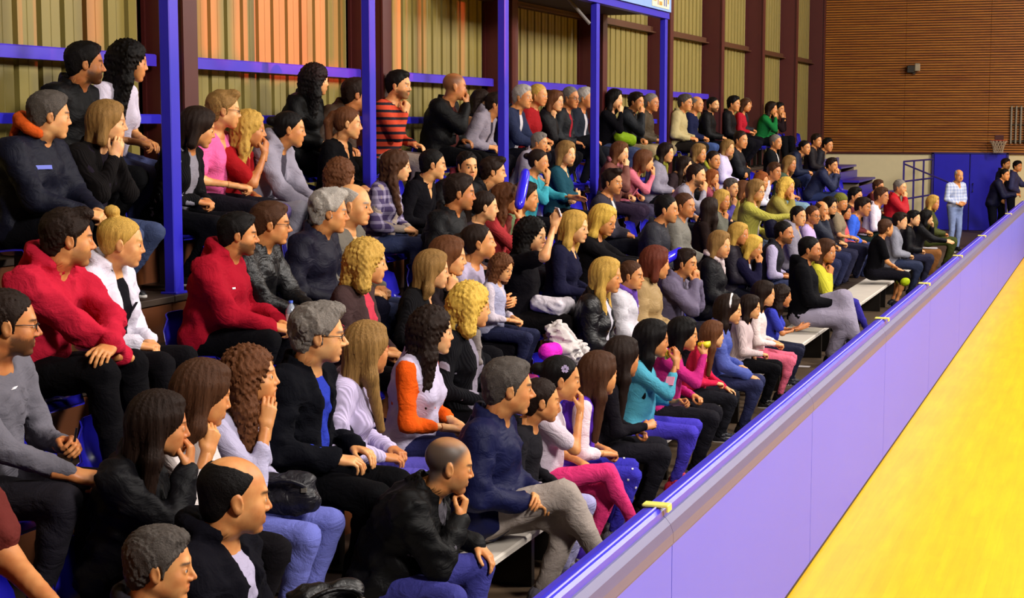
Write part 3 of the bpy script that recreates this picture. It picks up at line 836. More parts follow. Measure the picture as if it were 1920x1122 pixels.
def person(o):
    d = dict(sex='m', lean=12, by=8, hy=10, hp=4, hs=1.0, fl=.42, fh=.37, wide=1.06, legs='sit', armL='thigh', armR='thigh', hair='short', hairc='dark', tone='a', beard=0,
             top='long', topc='333333', bot='trousers', botc='1a1a20', shoe='1a1a20', lod=None, mouth=0)
    d.update(o); o = d
    J, S, loc = place(o)
    dist = math.hypot(loc[0], loc[1])
    lod = o['lod'] if o['lod'] is not None else (0 if dist < 8.4 else 1 if dist < 15 else 2)
    o['_S'], o['_loc'], o['_lod'] = S, loc, lod
    root = empty('person', loc, R(o['by'])); root.scale = (S, S, S)
    tag(root, o['label'], 'person', o.get('group'))
    off = o['fl'] if not o['legs'].startswith('stand') else .845
    piv = v3(0, 0, off)
    # everything is built around the hip origin, then lifted by off
    stand = o['legs'].startswith('stand')
    bare = o['bot'] == 'shorts'
    lo, hi = spine_box(J, bare, stand, .13)
    V = Vol(lo, hi, (.0165, .025, .036)[lod])
    torso(V, J, o, -.004, arm_inf=0.0)
    if bare: legsv(V, J, o, -.006)
    up = unit(J['H'] - J['N']); V.cap(J['N'], J['N'] + up * .06, .045, .04, k=.03)
    Vs = [V.net()]; nv = len(Vs[0][0])
    mask = [np.tile(np.array([0, 0, 0, 1], F32), (nv, 1))]
    P, Q, mk, bd = head(o['sex'], lod, o['mouth'])
    hs = o['hs']; H, N, Rh, Rt = J['H'], J['N'], J['Rh'], J['Rt']
    rnd = random.Random(int(o['px'] * 7 + o['py'])); 
    sc = v3(1 + rnd.uniform(-.02, .04), 1 + rnd.uniform(-.04, .04), 1 + rnd.uniform(-.03, .03))
    Pn = P * sc; nose = (P[:, 0] > .088) & (P[:, 2] < .0) & (P[:, 2] > -.05); Pn[nose, 0] += (P[nose, 0] - .088) * rnd.uniform(-.2, .2)
    wgt = sst(P[:, 2], -.185, -.085)[:, None]
    A = xform(Pn * hs, Rh, H); B = xform((P - PNECK) * hs, Rt, N)
    Pw = A * wgt + B * (1 - wgt)
    Vs.append((Pw, Q)); mk = mk.copy()
    mk[:, 1] = np.maximum(mk[:, 1], bd * o['beard'])
    if o.get('stubble'):
        x_, y_, z_ = P.T; rg = sst(-(x_ * .8 - z_ * .6), -.03, .02) * sst(z_, -.10, -.07) * (1 - .45 * sst(z_, .075, .11)) * (mk[:, 2] < .2) * (1 - (np.abs(y_) > .076) * (z_ < .03) * (z_ > -.05))
        mk[:, 1] = np.maximum(mk[:, 1], rg * o['stubble'])
    mask.append(mk)
    for s, nm in ((1, 'L'), (-1, 'R')):
        hv, hq = hand(J['hst' + nm], lod); f = (.92 if o['sex'] != 'm' else 1.0) * (.98 if o['hs'] > 1.05 else 1)
        q = hv * f
        if s > 0: q = q * v3(1, -1, 1); hq = hq[:, ::-1]
        q = xform(q, J['Hm' + nm], J['W' + nm])
        Vs.append((q, hq)); mask.append(np.tile(np.array([0, 0, 0, 1], F32), (len(q), 1)))
    allV = np.concatenate([a for a, _ in Vs]) + piv; offv = 0; allQ = []
    for a, q in Vs: allQ.append(q + offv); offv += len(a)
    me = mesh('body', allV, allQ[0], skin_mat(o['tone'], o['hairc']), T=np.concatenate(allQ[1:]))
    ca = me.color_attributes.new('facemask', 'FLOAT_COLOR', 'POINT')
    ca.data.foreach_set('color', np.concatenate(mask).astype(F32).ravel())
    link('body', me, root)
    # clothes
    for part, fn in (('bot', o['bot']), ):
        v = (.0175, .027, .040)[lod]
        lo2, hi2 = spine_box(dict(J, N=J['P'], C=J['P'], shL=J['P'], shR=J['P'], EL=J['P'], ER=J['P'], WL=J['P'], WR=J['P']), True, stand, .16)
        V = Vol(lo2, hi2, v)
        inf = {'trousers': .012, 'jeans': .009, 'leggings': .005, 'baggy': .022, 'shorts': .018}[fn]
        bag = {'trousers': 1.05, 'jeans': 1.0, 'leggings': .93, 'baggy': 1.3, 'shorts': 1.1}[fn]
        legsv(V, J, o, inf, bag, .12 if fn == 'shorts' else .95)
        folds(V, .005 if fn in ('trousers', 'baggy') else .003, 50)
        cm = cloth('denim' if fn == 'jeans' else 'cotton', o['botc'])
        Vt, Q = V.net()
        link('jeans' if fn == 'jeans' else 'leggings' if fn == 'leggings' else 'shorts' if fn == 'shorts' else 'trousers', mesh('trousers', Vt, Q, cm), root, piv)
    tk = o['top']; kindmat = TOPS[tk][3]
    if 'inner' in o:
        ob = garment(J, o, 'long' if TOPS[tk][1] > 0 else 'threeq', cloth('cotton', o['inner']), lod, root, 'shirt'); ob.location = piv
    nm = {'hoodie': 'hooded_sweatshirt', 'openhood': 'hooded_sweatshirt', 'open': 'jacket', 'leather': 'leather_jacket', 'leatheropen': 'leather_jacket', 'tee': 't_shirt', 'vtee': 't_shirt',
          'plaid': 'plaid_shirt', 'striped': 'striped_sweater', 'long': 'sweater', 'threeq': 'sweater', 'vneck': 'sweater', 'knit': 'sweater', 'sleeveless': 'sleeveless_top',
          'rolled': 'shirt', 'overall': 'pinafore'}.get(tk, tk)
    ob = garment(J, o, tk, cloth(o.get('topm', kindmat), o['topc'], o.get('topc2')), lod, root, nm); ob.location = piv
    if o.get('hood'):
        V = Vol(N - .25, N + .25, (.011, .017, .028)[lod])
        for i in range(8):
            t0, t1 = R(50 + i * 260 / 8), R(50 + (i + 1) * 260 / 8)
            q = lambda t: N + Rt @ v3(math.cos(t) * .096 - .03, math.sin(t) * .10, .045 + .05 * (1 - math.cos(t)) * .5)
            V.cap(q(t0), q(t1), .034, k=.012)
        V.ell(N + Rt @ v3(-.115, 0, .0), (.035, .085, .085), Rt, k=.03)
        V.cap(N + Rt @ v3(-.03, 0, -.02), N + up * .2, .06, .085, k=.005, sub=True)
        Vt, Q = V.net(); link('hood', mesh('hood', Vt, Q, cloth('cotton', o['hood'])), root, piv)
    if o.get('scarf'):
        V = Vol(N - .22, N + .2, (.011, .017, .028)[lod])
        for i in range(9):
            t0, t1 = R(i * 40), R((i + 1) * 40)
            q = lambda t: N + Rt @ v3(math.cos(t) * .075 - .01, math.sin(t) * .078, .035 - .03 * math.cos(t))
            V.cap(q(t0), q(t1), .026, k=.01)
        V.cap(N + Rt @ v3(.085, .02, 0), N + Rt @ v3(.13, .03, -.2), .03, .022, k=.02); folds(V, .005, 90)
        Vt, Q = V.net(); link('scarf', mesh('scarf', Vt, Q, cloth('cotton', o['scarf'])), root, piv)
    HM = Matrix([list(Rh[i] * hs) + [float(H[i] + piv[i])] for i in range(3)] + [[0, 0, 0, 1]])
    if o['hair'] != 'none':
        ob = link('hair', hair(o['hair'], lod), root, mat=hair_mat(o['hairc'], o['hair'].split('+')[0] in ('short', 'crop', 'wave', 'quiff', 'buzz', 'bald'))); ob.matrix_local = HM @ Matrix.Diagonal((float(sc[0]), float(sc[1]), float(sc[2]), 1))
    if o.get('hat'):
        V = Vol((-.14, -.11, -.03), (.12, .11, .18), (.006, .008, .011)[lod]); V.ell((-.014, 0, .045), (.108, .088, .098), k=0); V.clip(np.array((.35, 0, -.94)), -.01, k=.01)
        Vt, Q = V.net(); ob = link('hat', mesh('hat', Vt, Q, cloth('knit', o['hat'])), root); ob.matrix_local = HM
    if o.get('clip'):
        b = MB()
        for i in range(5): b.box(-.008, .008, -.004, .006, .004, .020, Matrix.Translation((.01, -.083, .07)) @ Matrix.Rotation(i * 1.257, 4, 'Y'))
        ob = b.build('hair_clip', plain('clip_lilac', 'c8b8e0', .4), root); ob.matrix_local = HM
    if o.get('glasses'):
        ob = glasses_mb().build('glasses', plain('glasses_frame', o['glasses'] if isinstance(o['glasses'], str) else '15100e', .35), root, smooth=True); ob.matrix_local = HM
    if o.get('headband'):
        b = MB(); r = .092
        b.tube([(.012 - .0 * abs(math.cos(t)), .088 * math.cos(t), .03 + .102 * math.sin(t)) for t in [i * math.pi / 10 for i in range(11)]], .011, 6)
        ob = b.build('headband', plain('headband_' + o['headband'], o['headband'], .5), root, smooth=True); ob.matrix_local = HM
    if o['shoe'] and (lod < 2 or o.get('row', 9) == 0):
        for nmm in 'LR':
            A_, K_ = J['A'][nmm], J['K'][nmm]
            sh = unit(K_ - A_); f = unit(v3(1, (.18 if nmm == 'L' else -.18), 0)); 
            tilt = o['legs'] in ('cross', 'crossL') and (nmm == ('R' if o['legs'] == 'cross' else 'L'))
            if tilt: f = unit(v3(.85, 0, -.15) + 0 * sh)
            yv = unit(np.cross(v3(0, 0, 1), f)); zv = np.cross(f, yv)
            q = .9 if o['sex'] != 'm' else 1.0
            M = Matrix([[float(f[i]) * q, float(yv[i]) * q, float(zv[i]) * q, float(A_[i] + piv[i])] for i in range(3)] + [[0, 0, 0, 1]])
            ob = link('shoe', shoe_mesh(lod), root); ob.matrix_local = M
            ob.material_slots[0].link = 'OBJECT'; ob.material_slots[0].material = cloth('leather', o['shoe'])
    o['_J'] = J; o['_root'] = root; o['_HM'] = root.matrix_basis @ HM
    NPERSON[0] += 1
    return o

# ---------------------------------------------------------------- the hall
WALLX, ENDY = -6.95, 41.2
BX = -1.61                                  # court face of the barrier
def seat_lat(r): return 3.14 + .6 * r - (.12 if r > 5.5 else 0)
def seat_z(r): return .37 + .295 * r
M_blue = plain('blue_paint', '2c26be', .38, vary=.08)
M_maroon = plain('maroon_steel', '4a1512', .5)
M_sheet = plain('olive_sheet_metal', '86783c', .5, vary=.18, scale=1.3)
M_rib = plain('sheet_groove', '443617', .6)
M_wood = None
def wood(name, a, b, scale=(1.2, 12, 30), rough=.5, contrast=1.0):
    t = NT(name); A, B = lin(a), lin(b)
    nz = t.noise(1.0, 5, t.coord('Object', scale), .6)
    n2 = t.noise(.35, 3, t.coord())
    col = t.mix(nz.outputs[0], A, B); col = t.mix(n2.outputs[0], col, [x * 1.2 for x in A])
    t.bump(nz.outputs[0], .2, .004)
    return t.set(col, rough)
def structure(o): o['kind'] = 'structure'; return o

# court floor: narrow maple strips under a glossy yellow varnish
t = NT('court_parquet')
oc = t.coord('Object')
bt = t.n('ShaderNodeTexBrick', Scale=1.0, Mortar_Size=0.0012, Bias=0.0, Brick_Width=1.1, Row_Height=0.075)
mp = t.n('ShaderNodeMapping'); mp.inputs['Rotation'].default_value = (0, 0, R(90)); t.t.links.new(oc, mp.inputs[0]); t.t.links.new(mp.outputs[0], bt.inputs[0])
bt.inputs['Color1'].default_value = (*lin('ffcc00'), 1); bt.inputs['Color2'].default_value = (*lin('f4b400'), 1); bt.inputs['Mortar'].default_value = (*lin('d09010'), 1)
n1 = t.noise(1.6, 5, oc, .65); n2 = t.noise(1.0, 4, t.coord('Object', (14, 1.2, 1)), .6)
col = t.mix(n1.outputs[0], bt.outputs[0], lin('ffdc10')); col = t.mix(n2.outputs[0], col, lin('f2a400'))
t.bump(n2.outputs[0], .04, .01)
M_court = t.set(col, .38, spec=.16)
b = MB(); b.box(BX, 16, -2, ENDY, -.2, 0)
structure(b.build('floor', M_court))
t = NT('walkway_concrete'); oc = t.coord()
n1 = t.noise(3.5, 6, oc, .7); n2 = t.noise(22, 4, oc)
M_walk = t.set(t.mix(n2.outputs[0], t.mix(n1.outputs[0], lin('3a2c22'), lin('6a5238')), lin('50402f')), .6)
t.bump(n2.outputs[0], .2, .006)
b = MB(); b.box(WALLX - .3, BX, -2, ENDY, -.2, 0)
structure(b.build('floor.001', M_walk))

# side wall of corrugated sheet between maroon columns
COLY = [-3.51 + 3.56 * i for i in range(13)]
wl = structure(empty('wall_side', (0, 0, 0)))
b = MB(); b.box(WALLX - .3, WALLX - .07, -2, ENDY + .1, -.2, 9); structure(b.build('wall_backing', M_maroon, wl))
for i in range(len(COLY) - 1):
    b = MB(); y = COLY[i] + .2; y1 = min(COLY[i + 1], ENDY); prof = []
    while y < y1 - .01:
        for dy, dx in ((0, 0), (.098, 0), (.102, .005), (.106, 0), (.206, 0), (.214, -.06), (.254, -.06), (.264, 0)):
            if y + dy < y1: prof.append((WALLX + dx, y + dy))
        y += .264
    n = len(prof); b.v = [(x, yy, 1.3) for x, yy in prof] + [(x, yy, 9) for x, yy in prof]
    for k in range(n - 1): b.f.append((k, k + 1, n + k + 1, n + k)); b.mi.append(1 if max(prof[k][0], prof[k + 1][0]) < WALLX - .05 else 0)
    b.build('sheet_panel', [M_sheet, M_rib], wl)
for i, y in enumerate(COLY):
    if y > ENDY - .3: y = ENDY - .35
    b = MB(); x0, x1 = WALLX - .02, WALLX + .35
    b.box(x1 - .02, x1, y, y + .2, 1.2, 9); b.box(x0, x1 - .02, y + .09, y + .11, 1.2, 9); b.box(x0, x0 + .03, y, y + .2, 1.2, 9)
    b.box(x0 + .02, x1 - .02, y + .02, y + .09, 1.2, 9)
    o = b.build('column', M_maroon, wl)
for z, nm in ((4.06, 'purlin'), (7.0, 'purlin')):
    for i in range(len(COLY) - 1):
        b = MB(); b.box(WALLX, WALLX + .07, COLY[i] + .2, COLY[i + 1], z - .05, z + .05); b.box(WALLX + .05, WALLX + .12, COLY[i] + .2, COLY[i + 1], z - .05, z - .03)
        b.build(nm, plain('brown_steel', '52301c', .5), wl)
for i in range(3, len(COLY) - 4):
    o = None
    b = MB(); y0, y1 = COLY[i] + .22, COLY[i + 1] - .02
    b.rbox(WALLX + .06, WALLX + .13, y0, y1, 3.03, 3.12, .01)
    b.box(WALLX, WALLX + .07, y0 + .1, y0 + .14, 3.05, 3.10); b.box(WALLX, WALLX + .07, y1 - .14, y1 - .1, 3.05, 3.10)
    tag(b.build('wall_rail', plain('rail_blue', '4430c4', .35)), ['', '', '', 'blue rail across the sheet wall behind the curly-haired person in white', 'blue rail across the sheet wall in the bay between the first two blue posts',
        'blue rail across the sheet wall behind the person in orange stripes', 'blue rail across the sheet wall above the person in red by the third post',
        'blue rail across the sheet wall behind the person holding the lime bag', 'blue rail across the sheet wall behind the person in the beige jacket',
        'blue rail across the sheet wall just past the person in the black top, farthest bay'][i], 'rail', 'blue rails along the wall')
    b = MB(); b.rbox(WALLX + .10, WALLX + .16, y0, y1, 2.60, 2.67, .01); b.box(WALLX, WALLX + .11, y0 + .1, y0 + .14, 2.6, 2.65); b.box(WALLX, WALLX + .11, y1 - .14, y1 - .1, 2.6, 2.65)
    b.build('low_rail', M_blue, wl)
# end wall: cream plaster below, timber battens above
we = structure(empty('wall_end', (0, ENDY, 0)))
b = MB(); b.box(WALLX - .3, 16, 0, .2, -.2, 9); structure(b.build('wall_plaster', plain('cream_plaster', 'ecdcae', .8, vary=.06), we))
tb = NT('batten_wood'); oc = tb.coord()
nz = tb.noise(1.0, 4, tb.coord('Object', (.9, 1, 23)), .6); nf = tb.noise(1.0, 5, tb.coord('Object', (6, 1, 160)), .6); nb = tb.noise(.7, 2, oc)
c = tb.ramp(nz.outputs[0], [(.3, lin('8e4616')), (.5, lin('c87c22')), (.7, lin('e89c34'))])
c = tb.mix(nf.outputs[0], [x for x in lin('7a4014')], c)
M_batten = tb.set(c, .42); tb.bump(nf.outputs[0], .15, .003)
M_gap = plain('batten_gap', '2c1408', .7)
x = WALLX + .02
k = 0
while x < 3:
    x1 = x + 2.0
    b = MB(); b.box(x, x1, -.03, 0, 1.89, 6.2)
    b.build('batten_backing', M_gap, we)
    b = MB(); z = 1.90; rr = random.Random(k)
    while z < 6.15:
        j = rr.uniform(-.004, .004)
        b.rbox(x + .001, x1 - .001, -.065 + j, -.03, z, z + .041, .006); z += .0605
    tag(b.build('batten_panel', M_batten, we), kind='stuff')
    x = x1; k += 1
b = MB(); b.box(WALLX, 3, -.075, 0, 1.86, 1.895); b.build('trim', M_maroon, we)
# double blue door
d = structure(empty('door_1', (-3.33, ENDY - .05, 0)))
for s in (-1, 1):
    b = MB(); b.rbox(min(s * .01, s * .845), max(s * .01, s * .845), -.05, .04, .01, 1.86, .008); b.build('door_leaf', plain('door_blue', '2018c4', .45), d)
    b = MB(); b.tube([(s * .09, -.05, .95), (s * .09, -.11, .95), (s * .09, -.11, 1.15), (s * .09, -.05, 1.15)], .012, 8); b.build('door_handle', plain('dark_metal', '2a2622', .35, .7), d)
b = MB(); b.box(-.90, -.85, -.06, .05, 0, 1.89); b.box(.85, .90, -.06, .05, 0, 1.89); b.box(-.9, .9, -.06, .05, 1.86, 1.90); b.build('door_frame', plain('door_frame_blue', '221a70', .5), d)
# roof far above, so that the light stays in the hall
b = MB(); b.box(WALLX - .3, 16, -2, ENDY + .2, 9.6, 9.7); structure(b.build('ceiling', plain('roof_deck', '5a5044', .8)))
wc = structure(empty('wall_court_side', (0, 0, 0))); M_far = plain('far_wall', '8a7a58', .8)
WZ0, WZ1 = 3.025 + 22.9 * math.tan(SUN_E), 3.13 + 22.9 * math.tan(SUN_E) + 2.6
HOLES = [(9.30, 9.36), (10.06, 10.14)] + [(at_lat(q, 60, 6.95).y - h, at_lat(q, 60, 6.95).y + h) for q, h in ((393, .11), (452, .09), (484, .12), (513, .11), (541, .12), (567, .11), (599, .12))] + [(14.0, 14.06), (15.12, 15.20), (15.38, 15.58), (16.0, 16.06), (17.12, 17.18)]  # added slots, placed to shape the sun into streaks on the side wall
b = MB(); b.box(16, 16.2, -2, ENDY + .2, -.2, WZ0); b.box(16, 16.2, -2, ENDY + .2, WZ1, 9.7)
def slots(holes, z0, z1):
    ya = -2
    for h0, h1 in holes + [(ENDY + .2, 0)]:
        b.box(16, 16.2, ya, h0, z0, z1); ya = h1
slots([(9.30, 9.36), (12.25, 14.12), (15.38, 15.58)], WZ0, WZ0 + .10)
slots(sorted(HOLES), WZ0 + .10, WZ1)
b.build('wall_with_added_sun_slots', M_far, wc)

# ---------------------------------------------------------------- grandstand
gs = tag(empty('grandstand', (0, 0, 0)), 'stepped timber grandstand rising beside the court under the seats', 'grandstand')
M_tread = wood('tread_wood', '2e2118', '4c3725', (3, .6, 10), .6)
M_riser = wood('riser_wood', '63351a', '82481e', (3, .5, 24), .5)
YEND = [29.8, 31.4, 33.0, 34.2, 34.4, 36.8, 38.0]
for r in range(1, 7):
    l0, z = 3.14 + .6 * (r - 1) + .245, .295 * r
    y0, ye = 2.0, YEND[r]
    y = y0
    while y < ye - .3:
        y1 = min(y + 2.4, ye)
        b = MB(); b.rbox(-(l0 + .62 if r < 6 else 6.99), -l0 + .02, y + .003, y1 - .003, z - .04, z, .005); b.build('tread', M_tread, gs)
        b = MB(); b.rbox(-l0 - .03, -l0, y + .003, y1 - .003, z - .295, z - .04, .004); b.build('riser', M_riser, gs)
        y = y1
    b = MB(); b.box(-(l0 + .62 if r < 6 else 6.99), -l0 - .03, ye - .02, ye, 0, z - .04); b.build('end_board', plain('stand_grey', '8a7a6c', .7), gs)
M_seat = plain('seat_plastic', '2420a8', .22, vary=.06)
def bucket_mesh():
    b = MB(); n = 9; prof = []                      # (x back->front, z) centre line of the shell
    cl = [(-.225, .245), (-.222, .15), (-.20, .06), (-.17, .012), (-.10, -.012), (0, -.018), (.10, -.008), (.16, -.006), (.185, -.03)]
    rows = []
    for i, (x, z) in enumerate(cl):
        row = []
        wv = [.15, .195, .20, .205, .205, .205, .205, .20, .19][i]
        for j in range(n):
            t = -1 + 2 * j / (n - 1); e = t * t * t * t
            dx = e * (.05 if i < 3 else 0); dz = e * (.03 if 2 < i < 8 else -.03 if i == 0 else 0)
            row.append((x + dx, t * wv, z + dz))
        rows.append(row)
    for off in (0, -.012):
        for row in rows: b.v += [(x + (off if z > .03 else 0), y, z + (0 if z > .03 else off)) for x, y, z in row]
    m = len(cl)
    for i in range(m - 1):
        for j in range(n - 1):
            a = i * n + j
            b.f.append((a, a + n, a + n + 1, a + 1)); b.mi.append(0)
            q = a + m * n; b.f.append((q, q + 1, q + n + 1, q + n)); b.mi.append(0)
    def rim(i0, i1): b.f.append((i0, i1, i1 + m * n, i0 + m * n)); b.mi.append(0)
    for i in range(m - 1): rim(i * n, (i + 1) * n); rim((i + 1) * n + n - 1, i * n + n - 1)
    for j in range(n - 1): rim(j + 1, j); rim((m - 1) * n + j, (m - 1) * n + j + 1)
    return b.mesh('seat_shell', M_seat, True)
_bm = bucket_mesh()
_lb = MB(); _lb.box(-.03, .03, -.03, .03, -.35, -.03); _lb.box(-.12, .12, -.12, .12, -.37, -.35); _lm = _lb.mesh('pedestal', plain('dark_metal', '2a2622', .35, .7))
def bucket_seat(x, y, z, label):
    root = empty('bucket_seat', (x, y, z)); tag(root, label, 'seat', 'blue bucket seats on the grandstand')
    link('seat_shell', _bm, root, (0, 0, .002)); link('pedestal', _lm, root, (0, 0, -.002))
    return root

# ---------------------------------------------------------------- blue posts and the gallery beam they carry
M_postdark = M_blue
posts = []
PN = ['blue steel post nearest the camera, beside the person in the grey-lined cardigan', 'blue steel post with pink glow, beside the person in orange stripes', 'blue steel post with pink glow, beside the grey-haired row in jackets',
      'blue steel post rising beside the person holding the lime bag', 'blue steel post under the end of the lettered signboard']
PY = [at_lat(px_, 300, 5.89).y for px_ in (303, 679, 933, 1106, 1235)]
for y, lb in zip(PY, PN):
    root = tag(empty('support_post', (-5.85, y, 1.475)), lb, 'post', 'blue posts along the grandstand')
    b = MB(); b.rbox(-.04, .04, -.0, .115, .015, 2.54 if y > 17 else 4.4, .006); b.build('shaft', M_blue, root)
    b = MB(); b.rbox(-.06, .06, -.02, .135, 0.001, .015, .004); b.build('base_plate', M_blue, root)
g = tag(empty('gallery_beam', (-5.85, PY[3] - 1.5, 4.02)), 'blue gallery edge beam spanning the last two blue posts', 'beam')
b = MB(); b.box(-.05, .05, -1.0, PY[4] - PY[3] + 1.66, .0, .085); b.box(-.03, .03, -1, PY[4] - PY[3] + 1.64, .085, .34); b.build('edge_beam', M_blue, g)
b = MB(); b.box(-1.05, -.055, -1.0, 4.6, .06, .14); b.build('gallery_slab', plain('slab_dark', '2a1a16', .8), g)
b = MB(); b.tube([(-.03, 1.44, -.25), (-.30, 1.40, .06)], .020, 8); b.build('brace', plain('brace_grey', '7a7470', .5), g)
sg = tag(empty('signboard', (-5.79, PY[4] - 1.58, 4.108)), 'pale blue signboard with white and yellow lettering above the last post', 'sign')
b = MB(); b.rbox(0, .02, -1.2, 1.72, 0, .5, .004); b.build('board', plain('sign_blue', '7fa4e0', .5), sg)
b = MB(); b.rbox(.021, .026, .72, 1.60, .03, .44, .004); b.build('label_panel', plain('sign_cream', 'e8e0c0', .6), sg)
for k, (y0_, w_, h0, h1, cc) in enumerate(((.78, .05, .10, .40, 'b08a3a'), (.86, .05, .10, .40, 'b08a3a'), (.99, .04, .06, .40, 'a07a8a'), (1.07, .14, .06, .11, 'b08a3a'), (1.07, .14, .22, .27, 'b08a3a'), (1.30, .05, .06, .40, '5a6aa0'), (1.40, .05, .06, .40, '5a6aa0'), (1.50, .05, .10, .40, 'b08a3a'))):
    b = MB(); b.box(.026, .030, y0_, y0_ + w_, h0, h1); b.build('lettering', plain('letter_' + cc, cc, .6), sg)

# ---------------------------------------------------------------- barrier beside the court, in padded panels
M_pad = plain('lavender_vinyl', '5560ee', .42, vary=.03, scale=.8)
M_cap = plain('barrier_blue', '2f2cd0', .30, vary=.05)
M_grey = plain('grey_vinyl', '5c5a86', .40, vary=.05)
SEAMY = [6.18 - 3.2 + 3.22 * i for i in range(-1, 11)]
BT = 1.07
for i in range(len(SEAMY)):
    y0 = SEAMY[i]; y1 = y0 + 3.22
    if y1 > ENDY: break
    root = tag(empty('barrier_panel', (BX, y0, 0)), 'lavender padded barrier panel %s' %
               ['alongside the camera position', 'closest length with the first yellow clip', 'beside the seated girls in leggings', 'in front of the boy in the blue tee clapping', 'beyond the first row of children, fourth length',
                'in front of the yellow cardigan', 'in front of the boy in the grey sweatshirt', 'just before the standing person in the pale blue shirt', 'beside the standing person in the pale blue shirt',
                'in front of the leaning uniformed people', 'behind the leaning uniformed people', 'nearest the end wall'][i], 'barrier', 'padded panels of the courtside barrier')
    b = MB()
    prof = [(0, .02), (0, BT - .15), (-.006, BT - .10), (-.10, BT - .10), (-.10, .02)]
    b.extrude(prof, .004, 3.216); b.build('pad', M_pad, root)
    b = MB()
    prof = [(-.002, BT - .155), (.006, BT - .14), (.004, BT - .10), (-.008, BT - .065), (-.028, BT - .04), (-.045, BT - .035), (-.10, BT - .035), (-.10, BT - .10), (-.03, BT - .11)]
    b.extrude(prof, .002, 3.218); b.build('padded_edge', M_grey, root, smooth=False)
    b = MB()
    prof = [(-.035, BT - .045), (-.038, BT - .012), (-.050, BT), (-.085, BT + .002), (-.115, BT - .004), (-.12, BT - .04)]
    b.extrude(prof, .002, 3.218); b.build('top_rail', M_cap, root)
    b = MB(); b.tube([(-.062, .002, BT + .004), (-.062, 3.218, BT + .004)], .004, 6); b.build('piping', plain('piping_light', 'a9a6f8', .3), root)
    for yy in (.1, 1.6, 3.1):
        b = MB(); b.box(-.135, -.10, yy - .03, yy + .03, 0, BT - .04); b.build('upright', plain('dark_metal', '2a2622', .35, .7), root)
M_clip = plain('yellow_clip', 'e4dc6a', .5)
for i, y in enumerate((6.20, 12.9, 15.9, 19.4, 23.0, 28.8, 34.0)):
    b = MB(); b.rbox(-.12, -.01, -.03, .03, BT + .006, BT + .016, .004); b.rbox(-.02, -.01, -.03, .03, BT - .012, BT + .008, .002)
    o = b.build('yellow_clip', M_clip, None, (BX, y, 0)); tag(o, 'yellow clip over the blue barrier rail, %s' % ['the closest one', 'second from the camera', 'third from the camera', 'fourth from the camera', 'fifth from the camera', 'sixth from the camera', 'the one by the end wall'][i], 'clip', 'yellow clips on the barrier rail')

# front bench, white boards
BY = 4.2
for i, (y0, y1) in enumerate(((3.9, 6.3), (6.35, 8.7), (8.75, 11.1), (11.15, 13.5), (13.55, 15.9), (15.95, 18.3), (18.35, 20.7), (20.75, 23.1), (23.15, 25.5), (25.55, 27.9), (27.95, 30.0))):
    root = tag(empty('front_bench', (-3.16, y0, 0)), 'low white-topped bench, %s' % ['closest length, under the bald person in black', 'under the children beside the person in navy', 'under the girl in turquoise',
        'under the child in white and black', 'under the person in the black hooded top', 'under the person in the yellow cardigan', 'beyond the person in the yellow cardigan, empty stretch', 'under the boy in the black tee',
        'under the person with white papers', 'past the last seated child', 'farthest length by the standing person'][i], 'bench', 'front row benches')
    b = MB(); b.rbox(-.20, .22, 0, y1 - y0, .32, .355, .01); b.build('bench_top', plain('bench_white', 'cfc6ba', .5), root)
    for yy in (.25, y1 - y0 - .25):
        b = MB(); b.box(-.16, .16, yy - .025, yy + .025, 0, .32); b.build('leg', plain('dark_metal', '2a2622', .35, .7), root)

# far end: benches, stair rail, hoop, lamp, wall bars
M_bb = plain('bench_purple', '3a2aa8', .35)
FARB = [(-6.2, 38.2, 1.55, 2.4), (-5.6, 37.0, 1.28, 2.6), (-5.0, 36.0, 1.02, 2.4), (-4.9, 34.4, .80, 1.8), (-5.5, 34.6, 1.1, 1.4)]
for i, (x, y, z, ln) in enumerate(FARB):
    root = tag(empty('empty_bench', (x, y, 0)), ['empty purple-blue bench highest on the end of the stand', 'empty purple-blue bench second from the top at the stand end', 'empty purple-blue bench lowest at the stand end, by the cream wall',
        'empty purple-blue bench behind the person in red, near the stair rail', 'empty purple-blue bench behind the young people with dark hair'][i], 'bench', 'empty benches at the end of the stand')
    b = MB(); b.rbox(-.22, .22, 0, ln, z, z + .05, .012); b.build('bench_top', M_bb, root)
    b = MB(); b.rbox(-.25, -.21, 0, ln, z + .05, z + .22, .01); b.build('backrest', M_bb, root)
    for yy in (.2, ln - .2):
        b = MB(); b.box(-.18, .18, yy - .03, yy + .03, .0, z); b.build('leg', plain('stand_grey', '8a7a6c', .7), root)
root = tag(empty('stair_railing', (-4.45, 37.5, 0)), 'purple steel stair railing standing before the cream wall', 'railing')
M_rl = plain('railing_purple', '3a2c78', .4)
for j, (yy, xx) in enumerate(((0, -.02), (.9, .10), (1.8, .22), (2.7, .34))):
    b = MB(); b.box(xx - .02, xx + .02, yy - .02, yy + .02, 0, 1.75); b.build('baluster', M_rl, root)
for z in (1.75, 1.3, .9):
    b = MB(); b.tube([(-.02, 0, z), (.34, 2.7, z)], .022, 6); b.build('rail', M_rl, root)
b = MB(); b.tube([(-.02, 0, 1.7), (.80, 2.9, 1.15)], .02, 6); b.build('handrail', M_rl, root)
root = tag(empty('basketball_hoop', (-2.66, ENDY - .35, 2.08)), 'small basketball hoop with white net on the end wall above the blue door', 'basketball hoop')
b = MB(); b.tube([(.2 * math.cos(t), .2 * math.sin(t), .12) for t in [i * math.pi / 8 for i in range(17)]], .010, 6, caps=False); b.build('rim', plain('hoop_red', 'b04028', .4), root)
b = MB()
